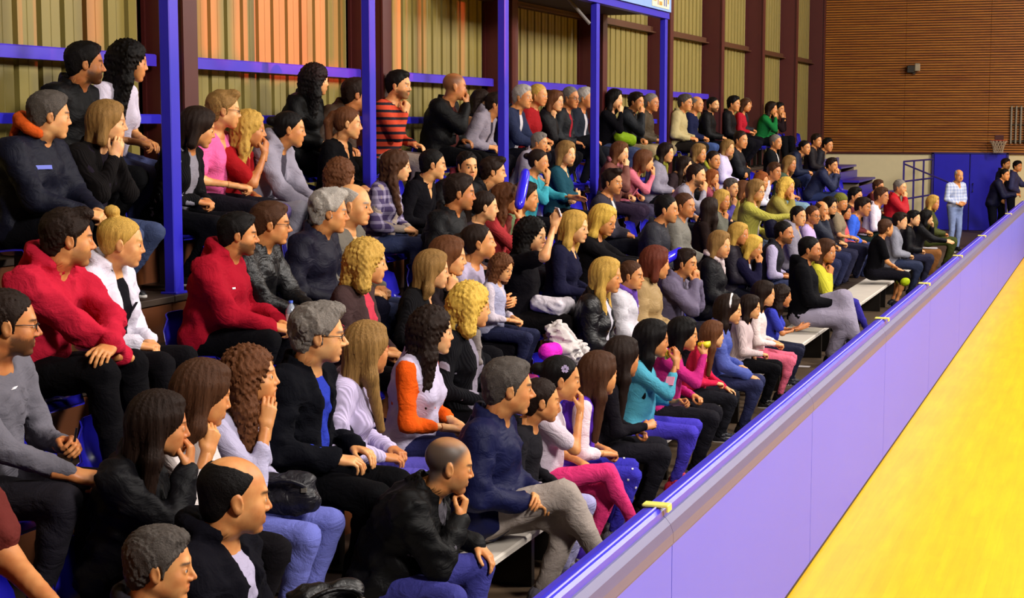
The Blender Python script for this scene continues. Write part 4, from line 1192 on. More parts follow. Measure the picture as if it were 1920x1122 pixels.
for k in range(14):
    a0, a1 = k * math.pi / 7, (k + 1) * math.pi / 7
    for s in (0, 1):
        aa, ab = (a0, a1) if s else (a1, a0)
        b.tube([(.2 * math.cos(aa), .2 * math.sin(aa), .11), (.13 * math.cos(ab), .13 * math.sin(ab), -.04), (.11 * math.cos(aa), .11 * math.sin(aa), -.18)], .007, 4)
b.build('net', plain('net_white', 'b9a890', .8), root)
b = MB(); b.box(-.03, .03, .19, .30, .09, .15); b.box(-.1, .1, .26, .30, .0, .25); b.build('bracket', M_maroon, root)
root = tag(empty('wall_bars', (-2.22, ENDY - .12, 2.12)), 'grey climbing bars fixed on the timber wall at the picture edge', 'wall bars')
for s in range(5):
    b = MB(); b.rbox(-.19 + s * .11, -.15 + s * .11, -.03, .05, 0, .9, .006); b.build('upright', plain('bar_grey', '8a8274', .5), root)
for z in (.05, .45, .85):
    b = MB(); b.tube([(-.2, .0, z), (.32, .0, z)], .018, 6); b.build('rung', plain('bar_dark', '3c3428', .5), root)
root = tag(empty('wall_lamp', (-4.71, ENDY - .1, 3.92)), 'small grey lamp fixed on the timber end wall', 'lamp')
b = MB(); b.rbox(-.16, .02, -.18, -.06, -.08, .10, .02); b.build('housing', plain('lamp_dark', '2c2822', .5), root)
b = MB(); b.rbox(.02, .15, -.14, -.04, -.04, .14, .02); b.build('reflector', plain('lamp_pale', 'a89c84', .4), root)
b = MB(); b.box(-.03, .03, -.07, .03, -.12, .0); b.build('bracket', plain('lamp_dark', '2c2822', .5), root)

# ---------------------------------------------------------------- the crowd
# px py row | sex hair hair-colour | top colour | bottom colour | right arm, left arm, legs | turn to camera, lean | extras | label
CROWD = '''
160 120 6|m short black|jacket 0e0d12|trousers 141418|thigh thigh tuck|-4 14|beard=.8 hp=2|person in a plain black jacket on the top row, shoulder behind the one in white
243 116 6|f curly black|tee d5cce0|jeans 4a527e|lap thigh tuck|-2 16|hp=6|person in a white short-sleeved top on the top row, forearms bare
592 150 6|f curly black|coat 0b0a0d|trousers 121014|thigh thigh tuck|-14 12|wide=1.25|person in a bulky black coat before the pink rail, head turned to the court
668 178 6|m short dark|jacket 463428|trousers 1a1614|thigh thigh tuck|-10 34||person in a brown-grey jacket hunched behind the second blue post
748 160 6|m short black|striped c8452a 282430|jeans 8d7f74|chin thigh tuck|24 16|beard=.7|person in an orange and dark striped sweater resting chin on hand
853 163 6|m none brown|open 0c0b0f|trousers 0e0d12|mouth thigh tuck|-6 16|stubble=.7 inner=5a2a26 wide=1.2|person in a large black jacket with hand to the mouth, top row
903 190 6|f curly dark|sleeveless 17131a|trousers 14121a|lap lap tuck|30 8||person in a black sleeveless top with bare arms, hands in the lap
930 196 6|m short dark|openhood 8d8591|trousers 1c1a22|thigh thigh tuck|10 8|inner=3a3440 y_=1|person in a light grey hooded top half hidden by the third blue post
980 182 6|m short silver|blazer 2c3350|trousers 1a1a26|clasp clasp tuck|18 18|inner=c8c2c8|person in a navy jacket and pale shirt, hands joined beside the third post
1010 179 6|f crop blond|sweater 9c1c22|trousers 1e1a22|lap lap tuck|16 14||person in a plain red sweater between navy and black jackets, top row
1041 190 6|f bob chest|jacket 18141a|trousers 17151c|cheek lap tuck|20 14||person in a small black jacket leaning a cheek on one hand
1070 184 6|m crop grey|open 1d2026|trousers 1c1c22|thigh lap cross|22 12|inner=a02030 glasses=1|person in a black jacket over a bright red vest, legs crossed
1098 184 6|m short silver|blazer 272c38|trousers 20222c|thigh lap tuck|10 12|inner=b8b4bc|person in a dark suit jacket cut off by the fourth blue post
1153 187 6|f mid black|long 15131a|jeans 3c4668|mouth lap tuck|16 10||person in black with hand raised to the mouth, lime bag beside the lap
1193 191 6|m short dark|jacket 23262c|trousers a08c68|mouth lap tuck|18 16||person in a dark grey jacket covering the mouth, beige trousers
1222 193 6|m crop grey|jacket 4c4030|trousers 8c7c60|thigh lap tuck|18 12||person in an olive-brown jacket just before the last blue post
1285 193 6|m short salt|jacket b8a878|trousers 2a2420|thigh lap tuck|16 12||person in a pale beige jacket just past the last blue post
1307 196 6|m bald grey|sweater 1f2448|jeans 3c5288|lap lap tuck|18 12||person in a navy sweater beside the beige jacket, top row
1337 197 6|m crop black|jacket 121116|trousers 131218|lap lap tuck|24 8|beard=.8|bearded person in black seated against the first bare maroon column
1376 195 6|m short black|jacket 14131a|trousers 15141c|lap lap tuck|14 16||person in black between the bearded one and the small red top
1398 198 6|f bob brown|long b02030|trousers 1c1a26|lap lap tuck|24 12|S=.86|person in a red top half covered by a black jacket, top row
1447 204 6|f mid dark|sweater 1e7a3c|trousers 14141a|mouth lap fwd|16 22||person in a bright green sweater bent forward, hand at the face
1461 205 6|m short black|long 2a1c20|trousers 12121a|mouth mouth fwd|20 16||person with both hands on the face next to the green sweater
1400 196 6.15|m crop salt|jacket 2a2c34|trousers 15141c|lap lap tuck|14 10|S=.84|person in a dark jacket almost hidden behind the small red top
93 217 5|m short salt|jacket 1a1c30|trousers 16161e|clasp clasp sit|-6 16|hood=d85a20 wide=1.15|person in a navy jacket with an orange-lined hood, hands clasped
203 230 5|f bob fair|cardigan 191214|jeans 3f4a6e|palm palm tuck|6 24|inner=2a2230|person in a dark cardigan propping the face on both hands
372 240 5|f bob+side dark|cardigan 141318|trousers 15151c|lap lap tuck|-4 22|inner=8c8894 hp=14|person in a black cardigan over grey, right beside the first blue post
420 207 5|f quiff fair|vtee f06aa8|trousers 26222c|lap lap sit|-2 12|glasses=2a2420|person with glasses in a bright pink t-shirt
468 243 5|f wavy blond|tee a81a20|jeans 5a4c7c|mouth lap sit|6 22|mat=1|person in a red t-shirt with a hand to the mouth, watch on the wrist
544 243 5|f bun+low black|openhood 9a94a4|trousers 9c98a4|hang hang sit|2 30|inner=4a4450|person in a grey hooded top leaning forward, forearms on knees
652 232 5|f pony chest|vneck 141216|trousers 14121a|lap lap tuck|-2 12||person in a black v-neck top pressed against the second blue post
1012 268 5|m short grey|jacket 9a92a0|trousers 6a6470|lap lap tuck|14 8|S=.85|person with only the head showing above the turquoise sweater
640 330 4|f curly chest|long 15121a|trousers 17151c|thigh lap tuck|-30 10||person in black seen from behind, large curly hair beside the second post
744 312 4|f wavy+fr brown|plaid 4c3e66 a79cb8|jeans 3e4870|lap lap sit|2 14|inner=a8988c|person in a purple and white plaid shirt
812 309 4|m crop black|shirt 16131c|trousers 15141a|thigh lap tuck|-2 12||person in a plain black shirt behind the one in the dark jacket, fifth row
876 312 4|m crop black|open 1a171c|trousers 15141a|thigh lap tuck|62 8|inner=7a2430 scarf=6a2430|person smiling toward the camera in a dark jacket and wine scarf
925 322 4|m quiff dark|jacket 15151a|trousers 15141a|thigh lap tuck|-2 18||person in a black jacket looking away beside the smiling one
1010 304 4|f bun+low dark|threeq 3fa0b0|trousers 16141c|mouth point tuck|4 14||person in a turquoise sweater with one hand over the mouth
1062 288 4|f bob fair|vneck 1f4c5c|trousers 1a1a24|cross cross tuck|32 6||person in a dark teal v-neck top with folded arms
1163 287 4|f mid chest|jacket 7a4a40|trousers 3a2c40|mouth lap tuck|20 12|scarf=c87a84|person in a brown jacket and pink scarf with a hand to the face
1208 302 4|f bob chest|long e0788a|trousers 484258|mouth lap tuck|-10 18||person in a salmon pink top turned from the camera
1249 287 4|f mid dark|jacket 8a8494|trousers 1a1a22|lap lap tuck|18 10|scarf=8c8c34|person in a grey jacket with an olive scarf
1284 311 4|f long dark|long 3a2c30|trousers 18171c|lap lap tuck|10 10|S=.93|person in dark clothes squeezed behind the grey shirt
1311 288 4|f bob fair|jacket 2c2420|trousers 18171c|lap lap tuck|26 8||fair-haired person in dark brown behind the yellow-green scarf
1338 300 4|m crop dark|jacket 3a3434|trousers 18171c|lap lap tuck|30 10|scarf=a8a838 S=.97|person wearing a yellow-green scarf over a dark jacket
1365 278 4|f mid fair|jacket cfc4e8|trousers a8a890|lap lap tuck|30 8|inner_=1|person in a pale lavender jacket, pale trousers, fifth row
1389 263 4|m crop dark|jacket 1b1c26|trousers 18171c|cross cross tuck|24 6|wide=1.1|person in a black jacket with folded arms beside the lavender jacket
1455 267 4|m crop grey|blazer 1e2024|trousers 18171c|lap lap tuck|24 4|inner=c8c4c0|person in a dark suit and white shirt seated alone, upper rows
1509 277 4|m crop black|jacket 1c2440|jeans 2c3660|clasp clasp sit|22 22||person in a navy jacket leaning with clasped hands near the stand end
1531 264 4|m short dark|open 2a2428|trousers 2a3050|lap lap tuck|26 8|inner=a89880|person in a dark jacket behind the clasped hands near the stand end
1552 272 4|m short black|open 24222c|jeans 2e3a60|lap lap sit|28 8|inner=a8a098|person in a dark jacket and pale shirt, last one of the upper rows
1560 310 3|m short dark|jacket 2a3050|jeans 303c68|mouth mouth sit|20 26||person hiding the face in both hands near the stand end
128 448 3|m quiff dark|hoodie c2203a|trousers 141218|fold fold fwd|-8 24|shoe=3c9a34 beard=.45|person in a coral red hooded top, arms folded on raised knees
228 456 3|f bun blond|openhood ddd6e6|trousers 17141a|lap lap fwd|2 12|inner=1a1a22 hp=6|person in a white zip top with a black stripe
447 440 3|m short black|hoodie a8142a|trousers 15141a|clasp clasp sit|0 16|beard=.75 wide=1.2|person in a deep red hooded sweatshirt, hands clasped, bottle beside
508 420 3|m short brown|leather 16151a|jeans 3a4258|clasp clasp sit|0 14|glasses=3a2a20|person with glasses in a black leather jacket
618 398 3|m wave silver|jacket 1c1a30|trousers 17162a|thigh lap sit|0 14|wide=1.1|person in a dark navy jacket laughing with a bald neighbour
664 385 3|m bald silver|blazer 6d675e|jeans 3c466e|thigh lap tuck|18 8|wide=1.1|bald person in a grey-brown blazer turned to a neighbour
862 362 3|m short dark|jacket 141318|trousers 16151a|thigh lap sit|0 12|beard=.3 wide=1.1|person in a black jacket, fourth row, in front of the plain black shirt
910 388 3|f pony dark|long 3a3038|trousers 1c1a22|lap lap tuck|-4 14||person in a grey-brown top looking up, fourth row
950 374 3|f wavy chest|long a83438|trousers 2c2430|mouth lap tuck|2 14|scarf=a85a50|person in a red top with a hand held over the mouth
986 370 3|k short dark|long 6a7c58|trousers 26242c|lap lap tuck|6 10|hs=1.12|child behind the blue air stick
1148 342 3|m quiff dark|blazer 3c3844|trousers 24242e|lap lap sit|20 8|inner=d0ccd0 beard=.3|person in a grey blazer with open white collar
1306 330 3|m crop dark|shirt 9a96a4|trousers 2a2a34|mouth lap tuck|6 24|beard=.8|bearded person in a light grey shirt bent forward, hand at the mouth
1336 334 3|f bob ginger|long 9c4a5a|trousers 2a2a34|mouth lap tuck|20 8|S=.84|small person in rose behind the bearded one in light grey
1452 322 3|m short brown|shirt d8d4e0|trousers 2c2830|lap lap tuck|24 12||person in a white shirt in the fourth row
1481 308 3|f mid fair|long 4a5c4c|trousers 7c9cac|lap lap tuck|22 14||person in a grey-green top and pale blue trousers beside the white shirt
1371 352 3|m short salt|shirt 5c50a0|trousers 24242e|chin lap tuck|26 10|S=.93|person in a violet-blue shirt holding a hand to the chin
1394 356 3|f bob chest|cardigan 7c6c30|trousers 2c2830|lap lap tuck|0 10|inner=b0a040 S=.92|person in an olive cardigan beside the violet-blue shirt
1428 340 3|f mid ginger|long 8c5c30|trousers 2c2830|lap lap tuck|22 8|S=.96|person in tan seated behind the pale yellow cardigan
14 608 2|m crop dark|long 6d6a74|jeans 26222c|clasp hold sit|-2 16|beard=.8 glasses=1a1412|bearded person with glasses in a grey top holding a pen
690 492 2|f curlbob blond|cardigan 4a3636|trousers 1a161c|lap lap sit|0 14|inner=c83c50 topm=cotton|person in a brown jacket over a coral top
812 507 2|f mid fair|cardigan 17141a|trousers 15131a|thigh lap tuck|0 14||person in black seated in front of the auburn one, third row
842 482 2|f bob chest|long 2c2226|trousers 15131a|cheek lap tuck|6 14||person in dark brown with a hand by the cheek, just behind the one in black
898 456 2|f bun+low dark|long b4a8c4|trousers 1c1a20|hug hug tuck|-2 14|hp=-8|person in a lilac-grey sweater holding a toddler
942 503 1.72|k curlbob chest|overall a8a8c4|jeans 24284a|lap lap sit|34 8|shoe=e83aa0 hs=1.12 hp=14 inner=c8bcc8|toddler in grey and white with pink shoes on a lap
998 442 2|f curly black|tee 16121a|trousers 1a1618|raise lap sit|14 10|wide=1.15 sleeve=1|person in black raising one hand with a phone
1078 427 2|f long blond|vneck 201f3c|trousers 1a1a24|lap lap tuck|6 10||fair long-haired person in navy behind the raised phone
1132 414 2|f mid bright|threeq 1a171c|trousers 1c1a22|point point tuck|16 14|hp=14|person in black stretching both arms forward to clap
1250 393 2|m crop black|jacket 33333c|trousers 26242c|lap lap tuck|0 12|beard=.3|person in a charcoal jacket in front of the long grey jacket
1284 386 2|m crop brown|jacket 77746c|trousers 26242c|lap lap tuck|16 6|wide=1.05|person in a mottled grey jacket beside the charcoal one
1331 392 2|f long dark|long 2c1e1c|trousers 1c1a20|lap lap tuck|-60 6||person with long dark hair seen from behind, third row
1354 376 2|f long blond|jacket 5c5c50|trousers 3c3c44|chin lap tuck|22 12|S=.93|person in grey-green resting the chin on one hand, third row
1418 358 2|f long fair|cardigan b8b04c|jeans 5c6880|point lap tuck|20 12|inner=c8b8b0 glasses=1|person with glasses in a pale yellow cardigan holding a black disc-like bag
1475 352 2|f curlbob bright|jacket 9a8c40|trousers 7c8c8c|mouth lap tuck|20 20||person in a mustard jacket, face low over one hand
382 740 1|f mid brown|threeq cfc6c4|trousers 1a161c|cheek cheek sit|-12 22|hp=12|person in a cream top with rolled sleeves, both hands raised to the cheeks
472 708 1|f curly chest|threeq b4aecb|jeans 6a70c0|palm thigh sit|10 16|mouthopen=1 hp=-6|person in a pale lilac top shouting, one hand beside the face
598 628 1|m wave grey|open 10111c|trousers 0f0e14|thigh thigh sit|0 14|topm=cotton inner=2c3cb0 glasses=a08c7c beard=.12|person with glasses in a black zip jacket over a blue t-shirt
690 655 1|f long+fr fair|knit d2c4ea|leggings 5a52b4|thigh lap sit|-26 18|wide=.95|person in a ribbed pale lilac knit sweater seen partly from behind
812 622 1|f curly dark|vest c6bcd8|jeans 2a2c60|lap lap sit|0 14|inner=e85a14 hp=2|person in a white padded vest over bright orange sleeves
884 574 1|f curlbob bright|cardigan 14131c|trousers 17151c|thigh lap tuck|-6 14|inner=8c8494 scarf=8a807c|person in a black cardigan with a grey scarf
1138 518 1|f long+fr blond|leatheropen 1a181e|trousers 18161c|lap lap tuck|-2 16|inner=c4c0cc|person in a black leather jacket with hair to the waist
1184 517 1|m crop brown|jacket c8c4cc|trousers c4bcb4|lap lap sit|2 12|scarf=6c48a8 S=.92|young person in white with a purple scarf
1230 494 1|f bob auburn|jacket a4885c|trousers 2c2630|lap thigh sit|-14 18|wide=1.15|person in a beige padded coat
1286 494 1|m short dark|jacket 6a6078|trousers 2c2834|mouth mouth sit|10 18|hs=.97|person in a grey-violet jacket with hands at the mouth
1350 460 1|f bob fair|jacket 17151c|trousers 1c1a24|lap lap tuck|18 8|inner_=1 scarf=d8c4c4|person in black with a pale collar and pink front
1412 464 1|f bob bright|blazer 1c1838|trousers 1a1a28|mouth thigh sit|10 20|inner=c8c8d8 hp=10|person in a navy coat bent forward, hand at the mouth
1386 440 1|f bob blond|jacket 2a2430|trousers 1a1a28|lap lap tuck|16 4|S=.9|fair-haired person half hidden behind the navy coat
1470 437 1|m crop black|vest 26252e|jeans 3c4468|lap lap sit|10 12|inner=b8aed0 beard=.7|person in a dark padded vest over lilac sleeves
1497 406 1|m crop black|openhood 8c8694|trousers 2c3050|lap lap sit|24 10|inner=c0a868 S=.95|person smiling in an open grey hooded top, second row
1524 404 1|m crop brown|shirt c0a8d8|trousers 2c3050|lap lap sit|28 8|glasses=1 S=.93 beard=.3|smiling person with glasses in a pale lilac shirt
1541 394 1|m bald brown|jacket 2c3040|trousers 2c3050|mouth lap sit|26 6|S=.93|bald person in a dark jacket raising a fist to the face
1556 387 1|f mid black|long 2c2024|trousers 2c2c44|lap lap sit|26 4|glasses=1 S=.96|person with glasses in dark brown behind the raised fist
1577 380 1|f buzz black|tee 8c7c64|trousers 2c2c44|lap lap sit|26 2|hat=7c7c34 S=.93|person in an olive knitted hat
1585 398 1|f mid dark|jacket d05860|jeans 3c4470|lap lap sit|26 12|S=.88|person in a salmon pink jacket, second row
1618 388 1|m short dark|sweater 3c66e0|jeans 3c4470|lap thigh sit|10 26|hp=8|young person in a bright blue sweater leaning forward
1653 368 1|m short brown|shirt ecdce8|trousers 20302c|lap lap sit|12 16||person in a plain white shirt next to the bright blue sweater
1604 368 1|m short black|long 6a2c30|trousers 20302c|lap lap sit|14 4|S=.9|dark-haired person mostly hidden behind the bright blue sweater
1647 350 1.6|m short brown|long 5c2424|trousers 20302c|lap lap sit|18 2|S=.92|brown-haired person hidden behind the white shirt, near the empty benches
1688 352 1|m crop grey|jacket b81824|trousers 3c2c2c|mouth lap sit|14 12||person in a bright red jacket near the stair railing
300 798 1|f long dark|jacket 131118|trousers 0e0d12|mouth lap sit|-4 16|hp=6|person in black with painted nails, hand covering mouth and nose
-105 775 1|m short dark|tee 6b2c28|trousers 121116|clasp clasp sit|0 18||person outside the picture edge, bare forearms reaching over black knees
300 1062 0|m short salt|jacket 2c2830|trousers 17151c|thigh thigh sit|8 8|hs=1.04|person cut off by the lower edge, short grey hair, only the head in view
440 932 0|m bald black|openhood 14121e|trousers 17151c|lap lap sit|-10 12|inner=b0a8c4 beard=.25 hs=1.06 wide=1.15|person in a navy hooded top over a striped collar
842 873 0|m none salt|open 131214|jeans 3c3c8c|chin kneeout wide|-6 26|inner=5c5860 beard=.35 stubble=.95 wide=1.3 hp=10 hs=1.0|bald person in a black rain jacket, chin in hand
953 727 0|m short salt|jacket 171b48|trousers a0948c|thigh across cross|-10 14|hs=1.1 wide=1.15 hp=4|person in a navy jacket and beige trousers, legs crossed
1014 752 0|k crop dark|long 26242a|jeans a09cc8|lap lap sit|-10 14|hs=1.1|boy in dark grey leaning on the person in navy
1052 712 0|k bun+low black|tee cfc0cc|leggings e03878|mouth lap cross|-4 12|shoe=4a2ab0 hs=1.12 clip=1|girl in white with bright pink trousers and a flower hair clip
1124 702 0|k long brown|vest 5a2cb4|leggings 3a34b0|lap lap sit|-24 18|inner=e4ccd4 hs=1.14|girl in a purple vest over white sleeves, starry blue leggings
1168 672 0|k long dark|long 1e1a22|trousers 24222a|hold lap sit|-30 12|hs=1.14|girl in a black and white flowered top behind the purple vest
1224 637 0|k long black|threeq 4fa0b8|leggings 4a3ec0|drink hold sit|-4 8|shoe=c83048 hs=1.14|girl in a turquoise top and violet leggings drinking
1282 628 0|k bob black|long c42c7c|trousers 24222a|drink lap sit|4 14|hs=1.12|child in magenta looking through yellow binoculars
1337 628 0|k long chest|long d02048|trousers 24242c|lap knee sit|-16 18|hs=1.14|girl in a crimson top resting one hand on the knee
1367 582 0|k long dark|jacket 4c5aa8|jeans 2c3058|knee lap sit|6 12|hs=1.12 headband=f0e8e8|girl with a white headband in a blue denim jacket
1407 577 0|k long dark|knit dcc4c4|trousers 15141a|lap belly sit|10 8|hs=1.12|girl in a pale pink sweater and black trousers
1433 552 0|k long dark|long e8d4d0|leggings e06a84|lap lap sit|8 8|hs=1.12|child in salmon pink trousers beyond the pale pink sweater
1466 556 0|k curly dark|tee 3c44b8|jeans 20223c|clap clap sit|6 14|hs=1.16 mouthopen=1|young person in a blue t-shirt with an orange print, clapping
1519 468 0|m crop black|hoodie 15141a|baggy 9890a4|lap lap crossL|-2 8|beard=.6 wide=1.1 S=1.1|bearded person in a black hooded top and light grey trousers
1549 472 0|f mid brown|cardigan d0c83c|leggings 3a3298|chin thigh cross|18 14||person in a bright yellow cardigan and violet-blue jeans, legs crossed
1661 428 0|k crop brown|tee 16141a|shorts 1c1a24|knee knee sit|-30 18|hs=1.1|boy in a black t-shirt and shorts with a lime bag below
1688 415 0|k short dark|hoodie 8c8c98|jeans 2c3450|lap lap sit|14 14|hs=1.1|boy in a light grey hooded top among the front children
1713 410 0|k short black|jacket 17151c|jeans 2c2c44|lap lap sit|20 10|hs=1.1|smiling boy in a black jacket among the front children
1737 408 0|f mid black|jacket 16141c|trousers 8c5c34|point mouth sit|-10 16||person in black with white papers on brown knees, front row
1750 381 0|f mid blond|jacket 4c5028|trousers 4a5228|lap lap sit|14 6||person in olive green seated last in the front row
'''
PALE = {}
def parse(line):
    a = [q.strip() for q in line.split('|')]
    px, py, row = a[0].split(); row = float(row)
    sex, hr, hc = a[1].split(); tp = a[2].split(); bt = a[3].split(); arm = a[4].split(); hv, ln = map(float, a[5].split())
    o = dict(px=float(px), py=float(py), row=row, sex=sex, hair=hr, hairc=hc, top=tp[0], topc=tp[1], bot=bt[0], botc=bt[1], armR=arm[0], armL=arm[1], legs=arm[2],
             lean=ln, label=a[7])
    if len(tp) > 2: o['topc2'] = tp[2]
    for kv in a[6].split():
        k, v = kv.split('=')
        if k.endswith('_'): continue
        o[k] = v if k in ('inner', 'scarf', 'hood', 'glasses', 'headband', 'hat', 'topm', 'shoe') and not (k == 'glasses' and v == '1') else float(v)
    if o.get('glasses') == 1.0: o['glasses'] = True
    if o.pop('mouthopen', 0): o['mouth'] = 1
    if o['px'] > 950 and -5 < hv < 45 and sex != 'k': hv += 14
    d = ray(o['px'], o['py']); az = math.degrees(math.atan2(-d.x, d.y))
    o['by'] = 5.0 if row >= 1 else 8.0
    if hv <= -20: o['by'] += 12
    if hv >= 55: o['by'] -= 10
    o['hy'] = max(-58, min(60, az - hv - o['by']))
    o['seat'] = (-seat_lat(row), seat_z(row))
    kid = sex == 'k'
    if 'wide' in o: o['wide'] += .05
    o['hs'] = o.get('hs', 1.0) * (1.05 if not kid else 1.0)
    o['fh'] = .37
    rr = random.Random(int(o['px'] * 3 + o['py']))
    o['tone'] = rr.choice('aacbe' if sex != 'm' else 'aabca')
    if 'shoe' not in o: o['shoe'] = rr.choice(['1a1a20', '24201e', '2a2a34', '6a6670', '15141a'])
    o['group'] = 'spectators on the %s row' % ('front second third fourth fifth sixth top'.split()[min(6, int(row + .1))])
    if row == 1.72: o['seat'] = (-(seat_lat(2) - .27), seat_z(2) + .13)
    return o
PEOPLE = []
SV = []
for ln in CROWD.strip().split('\n'):
    o = parse(ln)
    o = person(o); PEOPLE.append(o)
    SV.append((round(o['_S'], 2), o['row'], int(o['px']), round(o['_loc'][1], 1), o['_lod'], o['label'][:40]))
# seats under everyone on the tiers, and empty ones in the gaps
def short(lb, n=11):
    w_ = lb.split(',')[0].split()[:n]
    while len(w_) > 3 and (w_[-1] in 'a an the and over in on with of to by beside behind next near just pale cut off almost second fourth last first light dark black blue both'.split() or w_[-1].endswith('ing') or w_[-1].endswith('en')): w_.pop()
    return ' '.join(w_)
SEEN_LABEL = {}
ORD = ['next to', 'two past', 'three past', 'four past', 'five past', 'six past', 'seven past', 'eight past']
for r in range(1, 7):
    ys = sorted([(o['_loc'][1], o['label']) for o in PEOPLE if int(o['row']) == r and o['row'] != 1.72])
    who = dict(ys); taken = []
    for y, lb in ys:
        if not taken or y - taken[-1] > .43:
            taken.append(y); bucket_seat(-seat_lat(r), y, seat_z(r), 'blue seat under ' + short(lb))
    seq = [max(taken[0] - 1.7, 5.0)] + taken + [min(YEND[r] - .3, taken[-1] + 5)]
    for a, b_ in zip(seq, seq[1:]):
        n = int((b_ - a) / .52) - 1
        for k in range(n):
            y = a + (b_ - a) * (k + 1) / (n + 1)
            ref, w_ = (who[a], k) if a in who else (who[b_], n - 1 - k)
            q = project((-seat_lat(r), y, seat_z(r) + .2))
            if -40 < q[0] < 1960 and q[1] < 1160: bucket_seat(-seat_lat(r), y, seat_z(r), 'empty blue seat %s%s %s' % ('camera side, ' if a not in who else '', ORD[min(w_, 7)], short(ref, 9)))
print('PEOPLE', len(PEOPLE)); 
for q in sorted(SV): print(q) if (q[0] < .86 or q[0] > 1.08) else None

# ---------------------------------------------------------------- people standing by the far end of the barrier
for px, py, lat, kw in (
    (1798, 330, 2.96, dict(hair='bald', hairc='silver', top='shirt', topc='a8b4d8', topc2='e0e4f4', topm='plaid', bot='jeans', botc='8c9cc8', armR='belly', armL='belly', lean=3, hv=62, wide=1.15, y=34.0, tone='a',
                            label='person standing alone in a pale blue checked shirt and light jeans')),
    (1884, 328, 2.15, dict(hair='crop', hairc='black', top='jacket', topc='1c1c3c', bot='trousers', botc='141424', armR='rail', armL='rail', lean=20, hv=34, wide=1.1, label='person in a navy uniform jacket leaning on the barrier rail')),
    (1886, 308, 2.40, dict(hair='short', hairc='dark', top='jacket', topc='24243c', bot='trousers', botc='141424', armR='down', armL='belly', lean=4, hv=40, label='person in dark clothes standing directly behind the leaning navy jacket')),
    (1908, 312, 2.12, dict(hair='short', hairc='black', top='jacket', topc='3c3c64', bot='trousers', botc='141424', armR='belly', armL='rail', lean=8, hv=44, label='person in a slate-blue jacket standing last along the barrier'))):
    d_ = ray(px, py); az = math.degrees(math.atan2(-d_.x, d_.y))
    hv = kw.pop('hv'); by = 0 if 'pale' not in kw['label'] else -38
    yy = kw.pop('y', None) or at_lat(px, py, lat).y
    PEOPLE.append(person(dict(sex='m', px=px, py=py, row=0, legs='stand', seat=(0, 0), y=yy, by=by, hy=max(-55, min(55, az - hv - by)), hs=1.05, group='people standing at the far end', lod=2, **kw)))

# ---------------------------------------------------------------- things people hold or that lie about
def who(px):
    return min(PEOPLE, key=lambda q: abs(q['px'] - px))
def hand_at(o, nm, off):
    J = o['_J']; q = J['W' + nm] + J['Hm' + nm] @ v3(*off) + v3(0, 0, o['fl'] if not o['legs'].startswith('stand') else .845)
    bpy.context.view_layer.update()
    return o['_root'].matrix_basis @ Vector([float(a) for a in q])
def local_at(o, x, y, z):           # point in a seated person's frame, z measured from the seat
    return o['_root'].matrix_basis @ Vector((x, y, z + o['fl']))
def blob(name, label, cat, pts, r, mat, v=.011, fold=.006, group=None, extra=None):
    P = np.array([[p[i] for i in range(3)] for p in pts], F32); c = P.mean(0)
    V = Vol(P.min(0) - c - r - .05, P.max(0) - c + r + .05, v)
    for a, b_ in zip(P, P[1:]): V.cap(a - c, b_ - c, r, k=.02)
    if len(P) == 1: V.ell((0, 0, 0), (r * 1.3, r, r * .7), k=0)
    folds(V, fold, 70)
    Vt, Q = V.net(); o = link(name, mesh(name, Vt, Q, mat), None, Vector([float(q) for q in c])); tag(o, label, cat, group); return o
a = who(998)
p = hand_at(a, 'R', (.10, .0, -.03))
root = tag(empty('phone', p), 'white-cased phone held up by the person in black with curly hair', 'phone'); root.rotation_euler = (0, R(70), R(30))
b = MB(); b.rbox(-.035, .035, -.07, .07, -.005, .004, .003); b.build('case', plain('phone_case', 'e0dce8', .35), root)
b = MB(); b.box(-.031, .031, -.062, .062, .0041, .0055); b.build('screen', plain('phone_screen', '0a0a14', .12), root)
def bottle(p, label, body, cap, h=.2, r=.032, rot=(0, 0, 0)):
    root = tag(empty('bottle', p), label, 'bottle'); root.rotation_euler = rot
    t = NT('bottle_plastic'); m = t.set(lin(body), .12, Transmission_Weight=.55); m.name = 'bottle_plastic'
    b = MB(); b.lathe([(0.001, 0), (r * .9, 0), (r, .01), (r * .94, h * .3), (r, h * .34), (r, h * .7), (r * .5, h * .88), (r * .36, h * .9), (r * .36, h * .95)], 12); b.build('body', m, root, smooth=True)
    b = MB(); b.lathe([(r * .42, h * .93), (r * .42, h), (.001, h)], 12); b.build('cap', plain('cap_' + cap, cap, .4), root, smooth=True)
    b = MB(); b.lathe([(r * 1.015, h * .36), (r * 1.015, h * .62)], 12); b.build('label', plain('bottle_label', 'c8ccd8', .5), root)
a = who(447); bottle(hand_at(a, 'L', (.05, .0, .0)) + Vector((0, .05, -.06)), 'clear water bottle in the hands of the person in deep red', 'c8d4e8', '2a50c0')
a = who(1224); bottle(hand_at(a, 'R', (.08, .0, -.04)) + Vector((-.03, 0, -.05)), 'yellow drink bottle held to the mouth by the girl in turquoise', 'e8d040', '2a1a10', .17, .028, (0, R(-35), 0))
a = who(14); b = MB(); p = hand_at(a, 'L', (.09, .0, -.03)); b.tube([(0, 0, -.05), (.03, 0, .09)], .005, 6); tag(b.build('pen', plain('pen_black', '14141c', .3), None, p), 'dark pen in the hand of the bearded person in grey', 'pen')
a = who(1282); p = hand_at(a, 'R', (.09, .0, -.03)); root = tag(empty('toy_binoculars', p), 'small yellow binoculars held by the child in magenta', 'binoculars')
for s in (-1, 1):
    b = MB(); b.tube([(-.03, s * .024, 0), (.01, s * .024, 0), (.05, s * .026, 0)], [.017, .018, .024], 10); b.build('barrel', plain('toy_yellow', 'e4d020', .4), root, smooth=True)
b = MB(); b.tube([(.0, -.02, 0), (.0, .02, 0)], .008, 6); b.build('bridge', plain('pen_black', '14141c', .3), root)
